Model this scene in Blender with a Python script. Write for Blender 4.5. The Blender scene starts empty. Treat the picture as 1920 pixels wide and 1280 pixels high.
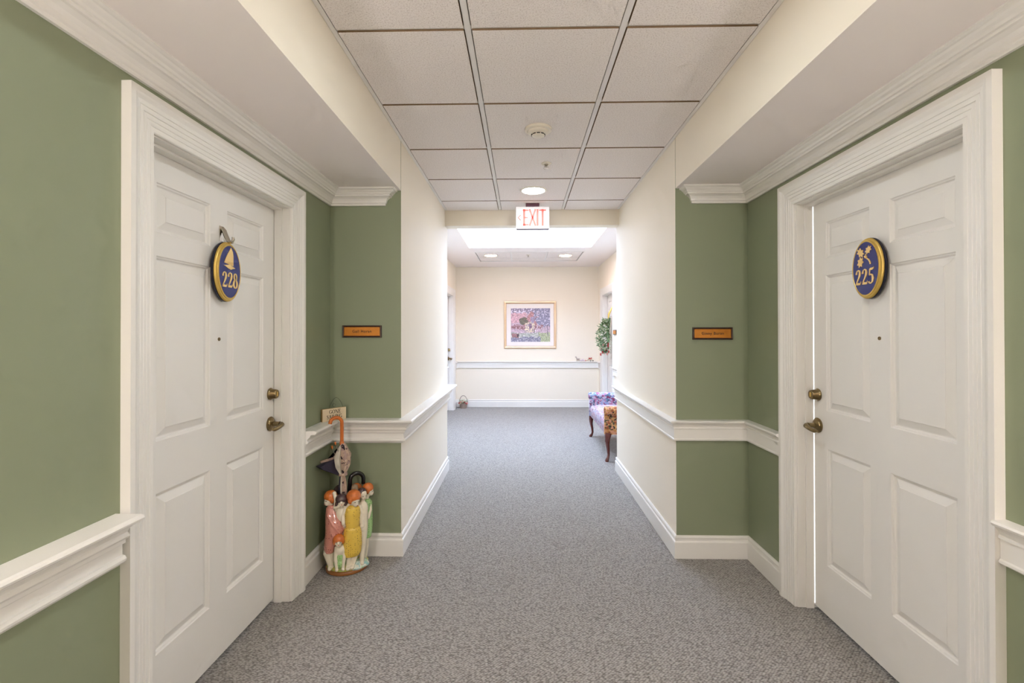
import bpy, bmesh, math, random
from mathutils import Vector, Matrix, noise

random.seed(7)
S = bpy.context.scene
COL = S.collection

# ------------------------------------------------------------------ camera, world, exposure
CAM_H = 1.3835
cam_d = bpy.data.cameras.new('camera')
cam = bpy.data.objects.new('camera', cam_d)
COL.objects.link(cam)
cam_d.sensor_fit = 'HORIZONTAL'
cam_d.sensor_width = 36.0
cam_d.lens = 891.8 / 1920 * 36.0
cam_d.shift_y = -22.45 / 1920
cam_d.clip_start = 0.02
cam.matrix_world = (Matrix.Translation((0, 0, CAM_H)) @ Matrix.Rotation(0.0209, 4, 'Z')
                    @ Matrix.Rotation(math.pi / 2 + 0.0056, 4, 'X') @ Matrix.Rotation(-0.0016, 4, 'Z'))
S.camera = cam

W = bpy.data.worlds.new('world')
S.world = W
W.use_nodes = True
W.node_tree.nodes['Background'].inputs[0].default_value = (0.75, 0.87, 1.0, 1)
W.node_tree.nodes['Background'].inputs[1].default_value = 0.6

S.view_settings.view_transform = 'Standard'
S.view_settings.look = 'None'
S.view_settings.gamma = 1.0
S.view_settings.use_curve_mapping = False
S.view_settings.exposure = 0.17
S.cycles.max_bounces = 8
S.cycles.diffuse_bounces = 5
S.cycles.glossy_bounces = 4
S.cycles.sample_clamp_indirect = 6.0
S.cycles.use_adaptive_sampling = True
S.cycles.adaptive_threshold = 0.11
S.cycles.adaptive_min_samples = 14
S.cycles.use_denoising = True

# strengths and colours of the lamps the place has
LAMPS = {'near': (96.0, (0.84, 0.95, 1.0)),      # over the numbered doors
         'mid': (52.0, (0.96, 0.97, 1.0)),       # before the exit sign
         'rear': (60.0, (1.0, 0.90, 0.80)),      # corridor behind the camera
         'lobby': (70.0, (1.0, 0.62, 0.42)),     # two lamps in the lobby tray
         'sconce': (151.0, (1.0, 0.885, 0.88))}  # frosted wall sconces beside the camera
SKY = (21.5, (0.52, 0.68, 1.0))                  # daylight through the frosted skylight

# ------------------------------------------------------------------ materials
def srgb(r, g, b):
    f = lambda c: (c / 255 / 12.92) if c / 255 <= 0.04045 else ((c / 255 + 0.055) / 1.055) ** 2.4
    return (f(r), f(g), f(b), 1)

def mat(name, rgb, rough=0.5, metal=0.0, coat=0.0, bump=None, emis=None, spec=0.5, var=None):
    """rgb is a display colour; bump = (scale, strength, distance); var = (scale, amount)"""
    m = bpy.data.materials.new(name)
    m.use_nodes = True
    nt = m.node_tree
    b = nt.nodes['Principled BSDF']
    b.inputs['Base Color'].default_value = srgb(*rgb)
    b.inputs['Roughness'].default_value = rough
    b.inputs['Metallic'].default_value = metal
    b.inputs['Coat Weight'].default_value = coat
    b.inputs['Coat Roughness'].default_value = 0.08
    b.inputs['Specular IOR Level'].default_value = spec
    tc = nt.nodes.new('ShaderNodeTexCoord')
    if var:
        n = nt.nodes.new('ShaderNodeTexNoise')
        n.inputs['Scale'].default_value = var[0]
        n.inputs['Detail'].default_value = 4
        nt.links.new(tc.outputs['Object'], n.inputs['Vector'])
        mr = nt.nodes.new('ShaderNodeMapRange')
        mr.inputs['To Min'].default_value = 1 - var[1]
        mr.inputs['To Max'].default_value = 1 + var[1]
        nt.links.new(n.outputs['Fac'], mr.inputs['Value'])
        mx = nt.nodes.new('ShaderNodeVectorMath')
        mx.operation = 'SCALE'
        mx.inputs[0].default_value = srgb(*rgb)[:3]
        nt.links.new(mr.outputs['Result'], mx.inputs['Scale'])
        nt.links.new(mx.outputs['Vector'], b.inputs['Base Color'])
    if bump:
        n = nt.nodes.new('ShaderNodeTexNoise')
        n.inputs['Scale'].default_value = bump[0]
        n.inputs['Detail'].default_value = 3
        nt.links.new(tc.outputs['Object'], n.inputs['Vector'])
        bp = nt.nodes.new('ShaderNodeBump')
        bp.inputs['Strength'].default_value = bump[1]
        bp.inputs['Distance'].default_value = bump[2]
        nt.links.new(n.outputs['Fac'], bp.inputs['Height'])
        nt.links.new(bp.outputs['Normal'], b.inputs['Normal'])
    if emis:
        b.inputs['Emission Color'].default_value = (*emis[0], 1)
        b.inputs['Emission Strength'].default_value = emis[1]
    return m

M = {}
M['trim'] = mat('white_trim_paint', (234, 231, 224), 0.35)
M['door'] = mat('white_door_paint', (233, 230, 224), 0.38)
M['cream'] = mat('cream_wall_paint', (240, 231, 213), 0.6)
M['green'] = mat('sage_wall_paint', (139, 147, 119), 0.5)
M['white'] = mat('white_ceiling_paint', (243, 235, 230), 0.7)
M['tee'] = mat('white_tee_metal', (236, 233, 228), 0.45)
M['brass'] = mat('antique_brass', (140, 122, 88), 0.28, metal=1.0, var=(90, 0.25))
M['gold'] = mat('gold_leaf', (218, 184, 98), 0.34, metal=0.6, var=(60, 0.15))
M['giltpaint'] = mat('pale_gilt', (232, 196, 128), 0.4, metal=0.35, bump=(240, 0.3, 0.001))
M['blue'] = mat('royal_blue_enamel', (36, 40, 112), 0.5, coat=0.1, var=(18, 0.1))
M['navy'] = mat('dark_navy_edge', (24, 24, 44), 0.4)
M['chrome'] = mat('silver_metal', (190, 184, 172), 0.2, metal=1.0)
M['plaque_frame'] = mat('dark_mahogany', (50, 20, 14), 0.35, coat=0.3, var=(70, 0.3))
M['plaque_face'] = mat('brushed_copper_gold', (196, 126, 44), 0.4, metal=0.5, var=(30, 0.15))
M['ink'] = mat('dark_ink', (40, 26, 16), 0.6)
M['black'] = mat('black_plastic', (20, 18, 20), 0.2, coat=0.5)
M['board'] = mat('cream_painted_wood', (216, 198, 164), 0.6, var=(40, 0.08), bump=(60, 0.1, 0.002))
M['boardedge'] = mat('raw_wood_edge', (176, 142, 88), 0.7, var=(60, 0.15))
M['wire'] = mat('dark_wire', (74, 72, 58), 0.4, metal=0.8)
M['orangewood'] = mat('varnished_orange_wood', (196, 104, 34), 0.3, coat=0.4, var=(35, 0.18))
M['mahogany'] = mat('red_mahogany', (96, 40, 34), 0.25, coat=0.5, var=(40, 0.3))
M['ivory'] = mat('ivory_plastic', (232, 224, 206), 0.4)
M['purple'] = mat('brown_purple_metal', (104, 62, 80), 0.45)
M['champagne'] = mat('champagne_frame', (214, 184, 150), 0.3, metal=0.6, var=(12, 0.08))
M['mount'] = mat('ivory_mount_board', (238, 232, 228), 0.8)
M['ceramic'] = mat('white_glazed_ceramic', (226, 216, 192), 0.22, coat=0.7, var=(25, 0.08))
M['hair_red'] = mat('orange_glaze', (204, 110, 46), 0.25, coat=0.7, var=(70, 0.3))
M['hair_dark'] = mat('plum_brown_glaze', (72, 52, 54), 0.22, coat=0.7, var=(70, 0.3))
M['brownglaze'] = mat('brown_glaze', (142, 88, 38), 0.3, coat=0.5, var=(40, 0.35))
M['lips'] = mat('red_glaze', (178, 60, 46), 0.3)
M['eye'] = mat('dark_glaze', (60, 52, 50), 0.3)
M['leaf'] = mat('leaf_green', (92, 122, 78), 0.5, var=(40, 0.35))
M['leaf2'] = mat('pale_leaf_green', (176, 184, 146), 0.5, var=(40, 0.3))
M['red'] = mat('berry_red', (176, 44, 46), 0.4, var=(40, 0.2))
M['pinkfl'] = mat('pink_petal', (226, 150, 140), 0.6)
M['wicker'] = mat('grey_wicker', (150, 132, 120), 0.7, var=(80, 0.3), bump=(120, 0.5, 0.004))
M['figgrey'] = mat('grey_stoneware', (178, 166, 158), 0.5, var=(60, 0.2))
M['figpink'] = mat('lilac_cloth', (216, 198, 202), 0.7)
M['navycloth'] = mat('navy_cloth', (46, 40, 56), 0.75, var=(60, 0.3))
M['whitecloth'] = mat('off_white_cloth', (196, 188, 170), 0.8, var=(60, 0.1))
M['beigecloth'] = mat('taupe_cloth', (142, 124, 100), 0.8, var=(60, 0.15))
M['slot'] = mat('dark_slot', (28, 24, 22), 0.7)
M['exitface'] = mat('exit_sign_face', (246, 244, 246), 0.35, emis=((1.0, 0.98, 1.0), 0.12))
M['exitred'] = mat('exit_sign_letters', (236, 128, 116), 0.4, emis=((1.0, 0.22, 0.16), 0.25))
M['exitarrow'] = mat('exit_sign_arrow', (196, 120, 100), 0.5)
for k_, (p_, c_) in LAMPS.items():
    M['lens_' + k_] = mat('downlight_lens_' + k_, (255, 250, 240), 0.5, emis=(c_, p_))
M['skypane'] = mat('frosted_skylight_pane', (240, 248, 252), 0.6, emis=(SKY[1], SKY[0]))

def nodes_of(m):
    nt = m.node_tree
    return nt, nt.nodes['Principled BSDF'], nt.nodes, nt.links

def ramp(nd, stops, interp='LINEAR'):
    r = nd.new('ShaderNodeValToRGB')
    r.color_ramp.interpolation = interp
    el = r.color_ramp.elements
    while len(el) < len(stops):
        el.new(0.5)
    for e, (p, c) in zip(el, stops):
        e.position = p
        e.color = srgb(*c)
    return r

def carpet_material():
    m = mat('loop_pile_carpet', (120, 116, 108), 0.95, spec=0.1)
    nt, b, nd, lk = nodes_of(m)
    b.inputs['Sheen Weight'].default_value = 0.30
    b.inputs['Sheen Roughness'].default_value = 0.5
    tc = nd.new('ShaderNodeTexCoord')
    mp = nd.new('ShaderNodeMapping')
    mp.inputs['Rotation'].default_value = (0, 0, math.radians(28))
    mp.inputs['Scale'].default_value = (1.0, 1.9, 1.0)
    lk.new(tc.outputs['Object'], mp.inputs['Vector'])
    v = nd.new('ShaderNodeTexVoronoi')
    v.inputs['Scale'].default_value = 78
    v.inputs['Randomness'].default_value = 0.55
    lk.new(mp.outputs['Vector'], v.inputs['Vector'])
    r = ramp(nd, [(0.0, (178, 173, 165)), (0.38, (158, 153, 146)), (0.75, (96, 91, 85))])
    lk.new(v.outputs['Distance'], r.inputs['Fac'])
    n = nd.new('ShaderNodeTexNoise')
    n.inputs['Scale'].default_value = 60
    n.inputs['Detail'].default_value = 2
    lk.new(tc.outputs['Object'], n.inputs['Vector'])
    mr = nd.new('ShaderNodeMapRange')
    mr.inputs['To Min'].default_value = 0.75
    mr.inputs['To Max'].default_value = 1.25
    lk.new(n.outputs['Fac'], mr.inputs['Value'])
    sc = nd.new('ShaderNodeVectorMath')
    sc.operation = 'SCALE'
    lk.new(r.outputs['Color'], sc.inputs[0])
    lk.new(mr.outputs['Result'], sc.inputs['Scale'])
    lk.new(sc.outputs['Vector'], b.inputs['Base Color'])
    bp = nd.new('ShaderNodeBump')
    bp.invert = True
    bp.inputs['Strength'].default_value = 0.8
    bp.inputs['Distance'].default_value = 0.006
    lk.new(v.outputs['Distance'], bp.inputs['Height'])
    lk.new(bp.outputs['Normal'], b.inputs['Normal'])
    return m
M['carpet'] = carpet_material()

def tile_material():
    m = mat('mineral_fibre_tile', (214, 202, 192), 0.9, spec=0.1)
    nt, b, nd, lk = nodes_of(m)
    tc = nd.new('ShaderNodeTexCoord')
    n = nd.new('ShaderNodeTexNoise')
    n.inputs['Scale'].default_value = 170
    n.inputs['Detail'].default_value = 2
    n.inputs['Roughness'].default_value = 0.7
    lk.new(tc.outputs['Object'], n.inputs['Vector'])
    r = ramp(nd, [(0.30, (214, 205, 198)), (0.5, (242, 235, 230)), (0.8, (248, 243, 239))])
    lk.new(n.outputs['Fac'], r.inputs['Fac'])
    lk.new(r.outputs['Color'], b.inputs['Base Color'])
    bp = nd.new('ShaderNodeBump')
    bp.inputs['Strength'].default_value = 0.5
    bp.inputs['Distance'].default_value = 0.003
    lk.new(n.outputs['Fac'], bp.inputs['Height'])
    lk.new(bp.outputs['Normal'], b.inputs['Normal'])
    return m
M['tile'] = tile_material()
M['tile_edge'] = mat('shaded_fibre_tile_edge', (138, 116, 90), 0.95, spec=0.1)

def cells_material(name, stops, scale, rough=0.85, coat=0.0, warp=0.06):
    """blotchy printed pattern from warped random cells"""
    m = mat(name, (200, 200, 200), rough, coat=coat)
    nt, b, nd, lk = nodes_of(m)
    tc = nd.new('ShaderNodeTexCoord')
    n = nd.new('ShaderNodeTexNoise')
    n.inputs['Scale'].default_value = scale * 0.7
    lk.new(tc.outputs['Object'], n.inputs['Vector'])
    mx = nd.new('ShaderNodeMix')
    mx.data_type = 'RGBA'
    mx.blend_type = 'ADD'
    mx.inputs['Factor'].default_value = warp
    lk.new(tc.outputs['Object'], mx.inputs['A'])
    lk.new(n.outputs['Color'], mx.inputs['B'])
    v = nd.new('ShaderNodeTexVoronoi')
    v.inputs['Scale'].default_value = scale
    lk.new(mx.outputs['Result'], v.inputs['Vector'])
    sp = nd.new('ShaderNodeSeparateColor')
    lk.new(v.outputs['Color'], sp.inputs['Color'])
    r = ramp(nd, stops, 'CONSTANT')
    lk.new(sp.outputs['Red'], r.inputs['Fac'])
    lk.new(r.outputs['Color'], b.inputs['Base Color'])
    return m
M['floral'] = cells_material('lilac_floral_tapestry', [
    (0.0, (176, 170, 190)), (0.24, (138, 152, 186)), (0.42, (172, 112, 142)), (0.56, (122, 52, 84)),
    (0.66, (84, 112, 134)), (0.78, (190, 160, 176)), (0.90, (70, 68, 92))], 42)
M['floral_pale'] = cells_material('pale_floral_tapestry', [
    (0.0, (166, 156, 164)), (0.34, (138, 142, 160)), (0.54, (164, 116, 130)), (0.72, (112, 64, 88)),
    (0.84, (172, 160, 164))], 46)
M['floral_warm'] = cells_material('orange_rose_tapestry', [
    (0.0, (196, 140, 84)), (0.28, (214, 168, 112)), (0.45, (160, 92, 62)), (0.6, (92, 88, 66)),
    (0.72, (206, 150, 120)), (0.86, (58, 50, 44))], 44)
M['umbrella_print'] = cells_material('taupe_umbrella_print', [
    (0.0, (186, 160, 140)), (0.4, (168, 142, 132)), (0.7, (196, 172, 150)), (0.93, (50, 38, 46))], 55)
M['rock'] = cells_material('mossy_glaze', [
    (0.0, (206, 196, 96)), (0.3, (176, 190, 108)), (0.55, (214, 206, 150)), (0.8, (140, 168, 90))], 55, 0.25, 0.7)
M['water'] = cells_material('water_glaze', [
    (0.0, (196, 214, 206)), (0.35, (152, 190, 186)), (0.6, (218, 218, 200)), (0.85, (166, 206, 160))], 60, 0.2, 0.8)

def dots_material(name, base, dot, scale=88):
    m = mat(name, base, 0.25, coat=0.7)
    nt, b, nd, lk = nodes_of(m)
    tc = nd.new('ShaderNodeTexCoord')
    v = nd.new('ShaderNodeTexVoronoi')
    v.inputs['Scale'].default_value = scale
    v.inputs['Randomness'].default_value = 0.45
    lk.new(tc.outputs['Object'], v.inputs['Vector'])
    r = ramp(nd, [(0.0, dot), (0.22, base)], 'CONSTANT')
    lk.new(v.outputs['Distance'], r.inputs['Fac'])
    lk.new(r.outputs['Color'], b.inputs['Base Color'])
    return m
M['dress_yellow'] = dots_material('yellow_dotted_glaze', (222, 186, 72), (128, 112, 50))
M['dress_pink'] = dots_material('pink_dotted_glaze', (206, 138, 122), (112, 44, 48))
M['dress_green'] = dots_material('green_dotted_glaze', (158, 196, 130), (88, 128, 72))

def attr_material(name, attr):
    m = mat(name, (255, 255, 255), 0.5)
    nt, b, nd, lk = nodes_of(m)
    a = nd.new('ShaderNodeAttribute')
    a.attribute_name = attr
    lk.new(a.outputs['Color'], b.inputs['Base Color'])
    return m
M['painting'] = attr_material('garden_print', 'print')

# ------------------------------------------------------------------ mesh helpers
class MB:
    """collects shapes and links them as one mesh object"""
    def __init__(self):
        self.v, self.f, self.mi = [], [], []

    def add(self, vs, fs, mi=0):
        o = len(self.v)
        self.v += [tuple(p) for p in vs]
        self.f += [[i + o for i in f] for f in fs]
        self.mi += [mi] * len(fs)
        return self

    def box(self, x0, x1, y0, y1, z0, z1, mi=0):
        vs = [(x, y, z) for z in (z0, z1) for y in (y0, y1) for x in (x0, x1)]
        return self.add(vs, [[0, 2, 3, 1], [4, 5, 7, 6], [0, 1, 5, 4], [2, 6, 7, 3], [0, 4, 6, 2], [1, 3, 7, 5]], mi)

    def rings(self, rings, cap=True, closed=True, mi=0):
        n = len(rings[0])
        vs = [p for r in rings for p in r]
        fs = []
        for i in range(len(rings) - 1):
            for j in range(n if closed else n - 1):
                k = (j + 1) % n
                fs.append([i * n + j, i * n + k, (i + 1) * n + k, (i + 1) * n + j])
        if cap:
            fs.append(list(range(n))[::-1])
            fs.append([(len(rings) - 1) * n + j for j in range(n)])
        return self.add(vs, fs, mi)

    def lathe(self, prof, origin=(0, 0, 0), axis=(0, 0, 1), n=20, mi=0, cap=True, sx=1.0):
        """prof: (radius, height along axis)"""
        A = Vector(axis).normalized()
        U = A.orthogonal().normalized() if abs(A.z) < 0.99 else Vector((1, 0, 0))
        V = A.cross(U)
        O = Vector(origin)
        rs = [[O + A * h + (U * math.cos(t) * sx + V * math.sin(t)) * r
               for t in [2 * math.pi * j / n for j in range(n)]] for r, h in prof]
        return self.rings(rs, cap, mi=mi)

    def tube(self, pts, rad, n=10, mi=0):
        pts = [Vector(p) for p in pts]
        R = rad if isinstance(rad, (list, tuple)) else [rad] * len(pts)
        rs, U = [], None
        for i, p in enumerate(pts):
            T = (pts[min(i + 1, len(pts) - 1)] - pts[max(i - 1, 0)]).normalized()
            if U is None:
                U = T.orthogonal().normalized()
            U = (U - T * U.dot(T)).normalized()
            V = T.cross(U)
            rs.append([p + (U * math.cos(a) + V * math.sin(a)) * R[i] for a in [2 * math.pi * j / n for j in range(n)]])
        return self.rings(rs, mi=mi)

    def ball(self, c, r, n=12, m=8, mi=0, rot=None):
        rx, ry, rz = r if isinstance(r, (list, tuple)) else (r, r, r)
        C = Vector(c)
        Q = rot or Matrix.Identity(3)
        rs = []
        for i in range(m + 1):
            a = math.pi * (i + 0.02) / (m + 0.04) - math.pi / 2
            rs.append([C + Q @ Vector((rx * math.cos(a) * math.cos(t), ry * math.cos(a) * math.sin(t), rz * math.sin(a)))
                       for t in [2 * math.pi * j / n for j in range(n)]])
        return self.rings(rs, mi=mi)

    def build(self, name, mats, parent=None, smooth=False, bevel=0.0, recalc=True):
        me = bpy.data.meshes.new(name)
        me.from_pydata(self.v, [], self.f)
        for m in (mats if isinstance(mats, (list, tuple)) else [mats]):
            me.materials.append(m)
        me.polygons.foreach_set('material_index', self.mi)
        if recalc:
            bm = bmesh.new()
            bm.from_mesh(me)
            bmesh.ops.recalc_face_normals(bm, faces=bm.faces)
            bm.to_mesh(me)
            bm.free()
        if smooth:
            me.polygons.foreach_set('use_smooth', [True] * len(me.polygons))
            if hasattr(me, 'set_sharp_from_angle'):
                me.set_sharp_from_angle(angle=math.radians(smooth if smooth > 1 else 40))
        me.update()
        o = bpy.data.objects.new(name, me)
        COL.objects.link(o)
        o.parent = parent
        if bevel:
            b = o.modifiers.new('bevel', 'BEVEL')
            b.width = bevel
            b.segments = 2
            b.limit_method = 'ANGLE'
        return o

def tag(o, label=None, cat=None, group=None, kind=None):
    for k, v in (('label', label), ('category', cat), ('group', group), ('kind', kind)):
        if v:
            o[k] = v
    return o

def thing(name, loc, label, cat, group=None, kind=None):
    o = bpy.data.objects.new(name, None)
    o.location = loc
    o.empty_display_size = 0.1
    COL.objects.link(o)
    return tag(o, label, cat, group, kind)

def under(o, parent):
    """parent a mesh built in world coordinates under a thing standing anywhere"""
    o.parent = parent
    o.matrix_parent_inverse = Matrix.Translation(-parent.location)
    return o

def struct(o, label=None):
    return tag(o, label, kind='structure')

def prism(poly, lo, hi, axis):
    """extrude a 2D outline along an axis: 'X' takes (y,z), 'Y' takes (x,z), 'Z' takes (x,y)"""
    P = {'X': lambda a, b, t: (t, a, b), 'Y': lambda a, b, t: (a, t, b), 'Z': lambda a, b, t: (a, b, t)}[axis]
    n = len(poly)
    vs = [P(a, b, lo) for a, b in poly] + [P(a, b, hi) for a, b in poly]
    fs = [list(range(n))[::-1], list(range(n, 2 * n))] + [[i, (i + 1) % n, n + (i + 1) % n, n + i] for i in range(n)]
    return vs, fs

def sweep(path, prof, up, flip=1):
    """moulding: one (verts, faces) per straight run, mitred where runs meet.
    prof holds (distance off the path to its right, height along 'up')"""
    up = Vector(up)
    P = [Vector(p) for p in path]
    D = [(P[i + 1] - P[i]).normalized() for i in range(len(P) - 1)]
    N = [d.cross(up) * flip for d in D]
    off = []
    for i in range(len(P)):
        if i == 0:
            off.append(N[0])
        elif i == len(P) - 1:
            off.append(N[-1])
        else:
            b = (N[i - 1] + N[i]).normalized()
            off.append(b / max(0.2, b.dot(N[i])))
    out = []
    for i in range(len(D)):
        ra = [P[i] + off[i] * d + up * h for d, h in prof]
        rb = [P[i + 1] + off[i + 1] * d + up * h for d, h in prof]
        n = len(prof)
        fs = [[j, (j + 1) % n, n + (j + 1) % n, n + j] for j in range(n)]
        fs += [list(range(n))[::-1], list(range(n, 2 * n))]
        out.append((ra + rb, fs))
    return out

def run(name, path, prof, m, label, up=(0, 0, 1), flip=1):
    """one moulding around several corners as one continuous mesh"""
    segs = sweep(path, prof, up, flip)
    n = len(prof)
    rings = [s[0][:n] for s in segs] + [segs[-1][0][n:]]
    return struct(MB().rings(rings).build(name, m), label)

def frame_map(origin, sdir, ndir):
    O, s, n = Vector(origin), Vector(sdir), Vector(ndir)
    return lambda a, b, c=0.0: O + s * a + Vector((0, 0, 1)) * b + n * c

# a small stroke alphabet with thick and thin strokes and serifs: (x, y, width) in cap heights
def arc(cx, cy, rx, ry, a0, a1, w0, w1, n=14):
    out = []
    for i in range(n + 1):
        a = math.radians(a0 + (a1 - a0) * i / n)
        k = abs(math.cos(a))
        out.append((cx + rx * math.cos(a), cy + ry * math.sin(a), w0 + (w1 - w0) * k))
    return out
TH, TN = 0.15, 0.055
def serif(x, y, w=0.24, t=0.045):
    return [(x - w / 2, y, t), (x + w / 2, y, t)]
GLYPH = {
    '2': (0.66, [[(0.10, 0.70, 0.15), (0.10, 0.78, 0.13), (0.17, 0.92, 0.08), (0.30, 0.97, 0.07), (0.42, 0.91, 0.13), (0.46, 0.76, 0.17),
                  (0.42, 0.60, 0.16), (0.30, 0.40, 0.11), (0.06, 0.06, 0.06)], [(0.05, 0.07, 0.13), (0.30, 0.07, 0.15), (0.50, 0.06, 0.13)],
                 [(0.50, 0.05, 0.05), (0.57, 0.22, 0.04)]]),
    '5': (0.62, [[(0.16, 0.93, 0.14), (0.34, 0.93, 0.15), (0.50, 0.97, 0.08), (0.54, 1.05, 0.03)], [(0.14, 0.95, 0.06), (0.10, 0.54, 0.06)],
                 [(0.10, 0.53, 0.06), (0.24, 0.60, 0.08), (0.38, 0.54, 0.13), (0.45, 0.34, 0.18), (0.39, 0.12, 0.13), (0.24, 0.02, 0.07),
                  (0.10, 0.06, 0.09), (0.06, 0.16, 0.13)]]),
    '8': (0.62, [arc(0.28, 0.74, 0.16, 0.22, 0, 360, 0.06, 0.13, 20), arc(0.28, 0.27, 0.21, 0.26, 0, 360, 0.06, 0.17, 22)]),
    'G': (0.86, [arc(0.42, 0.5, 0.34, 0.46, 45, 325, 0.05, TH, 20), [(0.70, 0.42, TH), (0.70, 0.10, TH)], serif(0.69, 0.42, 0.30), [(0.68, 0.98, 0.04), (0.68, 0.72, 0.05)]]),
    'O': (0.92, [arc(0.44, 0.5, 0.36, 0.46, 0, 360, 0.05, TH, 26)]),
    'N': (0.94, [[(0.16, 0.0, TN), (0.16, 1.0, TN)], [(0.14, 1.0, TH), (0.74, 0.0, TH)], [(0.76, 0.0, TN), (0.76, 1.0, TN)], serif(0.16, 0.02), serif(0.10, 0.98, 0.2), serif(0.76, 0.98)]),
    'E': (0.74, [[(0.20, 0.0, TH), (0.20, 1.0, TH)], [(0.08, 0.98, 0.045), (0.60, 0.98, 0.045)], [(0.2, 0.52, 0.045), (0.46, 0.52, 0.045)],
                 [(0.08, 0.02, 0.045), (0.63, 0.02, 0.045)], [(0.60, 0.98, 0.05), (0.60, 0.78, 0.05)], [(0.63, 0.02, 0.05), (0.64, 0.24, 0.05)], [(0.46, 0.64, 0.04), (0.46, 0.40, 0.04)]]),
    'S': (0.66, [[(0.52, 0.76, 0.05), (0.50, 0.90, 0.05), (0.34, 0.97, 0.06), (0.17, 0.90, 0.09), (0.13, 0.74, 0.12), (0.24, 0.60, 0.14), (0.42, 0.46, 0.15),
                  (0.52, 0.28, 0.12), (0.46, 0.10, 0.09), (0.28, 0.02, 0.06), (0.12, 0.09, 0.05), (0.09, 0.26, 0.05)]]),
    'A': (0.86, [[(0.12, 0.0, TN), (0.42, 1.0, TN)], [(0.40, 1.0, TH), (0.72, 0.0, TH)], [(0.22, 0.36, 0.045), (0.58, 0.36, 0.045)], serif(0.12, 0.02, 0.22), serif(0.72, 0.02, 0.28)]),
    'I': (0.42, [[(0.20, 0.0, TH), (0.20, 1.0, TH)], serif(0.20, 0.02, 0.3), serif(0.20, 0.98, 0.3)]),
    'L': (0.70, [[(0.20, 0.0, TH), (0.20, 1.0, TH)], serif(0.20, 0.98, 0.3), [(0.08, 0.02, 0.045), (0.60, 0.02, 0.045)], [(0.60, 0.0, 0.05), (0.62, 0.26, 0.05)]]),
    ' ': (0.4, []),
}

def ribbon(mb, pts, F, n0, n1, size=1.0, ox=0.0, oy=0.0):
    """a flat stroke of varying width standing proud of the surface from n0 to n1"""
    L, R = [], []
    for i, (x, y, w) in enumerate(pts):
        a, b = pts[max(i - 1, 0)], pts[min(i + 1, len(pts) - 1)]
        if len(pts) > 3 and (pts[0][0] - pts[-1][0]) ** 2 + (pts[0][1] - pts[-1][1]) ** 2 < 1e-8 and i in (0, len(pts) - 1):
            a, b = pts[-2], pts[1]
        dx, dy = b[0] - a[0], b[1] - a[1]
        l = math.hypot(dx, dy) or 1
        nx, ny = -dy / l * w / 2, dx / l * w / 2
        L.append((ox + (x + nx) * size, oy + (y + ny) * size))
        R.append((ox + (x - nx) * size, oy + (y - ny) * size))
    mb.rings([[F(*l, n0), F(*l, n1), F(*r, n1), F(*r, n0)] for l, r in zip(L, R)])

def word(text, F, size, cx, y, n0, n1, squeeze=1.0):
    """one mesh per character, centred on cx, baseline at y"""
    tot = sum(GLYPH[c][0] for c in text) * size * squeeze
    x = cx - tot / 2
    out = []
    for c in text:
        adv, strokes = GLYPH[c]
        if strokes:
            mb = MB()
            for s in strokes:
                ribbon(mb, [(px * squeeze, py, w) for px, py, w in s], F, n0, n1, size, x, y)
            out.append(mb)
        x += adv * size * squeeze
    return out

def font_text(name, text, size, F, n0, m, spacing=1.0):
    """flat printed lettering from the built-in font as one mesh"""
    cu = bpy.data.curves.new(name, 'FONT')
    cu.body = text
    cu.size = size
    cu.align_x = 'CENTER'
    cu.align_y = 'CENTER'
    cu.extrude = 0.0003
    cu.offset = size * 0.012
    cu.space_character = spacing
    tmp = bpy.data.objects.new(name, cu)
    COL.objects.link(tmp)
    bpy.context.view_layer.update()
    me = bpy.data.meshes.new_from_object(tmp.evaluated_get(bpy.context.evaluated_depsgraph_get()))
    bpy.data.objects.remove(tmp)
    bpy.data.curves.remove(cu)
    for v in me.vertices:
        v.co = F(v.co.x, v.co.y, n0 + v.co.z)
    me.name = name
    me.materials.clear()
    me.materials.append(m)
    o = bpy.data.objects.new(name, me)
    COL.objects.link(o)
    return o

# ------------------------------------------------------------------ dimensions of the place
XL, XR = -0.751, 0.944          # corridor walls
XAL, XAR = -1.196, 1.383        # green alcove walls
XBL, XBR = -1.222, 1.414        # lobby walls
YN, YE, YH, YB = 2.9407, 4.767, 4.631, 8.795
ZC, ZF, ZS, ZHD = 2.572, 2.590, 2.265, 2.424
Y0, YR0 = -1.0, -4.0            # behind the camera
TK = 0.25
DY0, DY1, DZ = 1.510, 2.424, 2.022          # opening of the near doors
FRY0, FRY1 = 7.42, 8.33                     # opening of the lobby door on the right
FLY0, FLY1 = 7.486, 8.40                    # and on the left

# ------------------------------------------------------------------ room shell
struct(MB().box(-1.7, 1.9, YR0 - 0.2, YB + 0.2, -0.15, 0.0).build('floor', M['carpet']),
       'grey-green loop pile carpet running down the corridor')

def side_wall(name, xin, sgn, y0, y1, o0, o1, m, top=2.75):
    poly = [(y0, 0), (o0 - 0.02, 0), (o0 - 0.02, DZ + 0.02), (o1 + 0.02, DZ + 0.02), (o1 + 0.02, 0), (y1, 0), (y1, top), (y0, top)]
    lo, hi = sorted((xin, xin + sgn * TK))
    vs, fs = prism(poly, lo, hi, 'X')
    return struct(MB().add(vs, fs).build(name, m))

side_wall('wall_left_alcove', XAL, -1, Y0, YN, DY0, DY1, M['green'])
side_wall('wall_right_alcove', XAR, 1, Y0, YN, DY0, DY1, M['green'])
side_wall('wall_left_lobby', XBL, -1, YE, YB + 0.2, FLY0, FLY1, M['cream'])
side_wall('wall_right_lobby', XBR, 1, YE, YB + 0.2, FRY0, FRY1, M['cream'])

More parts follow.
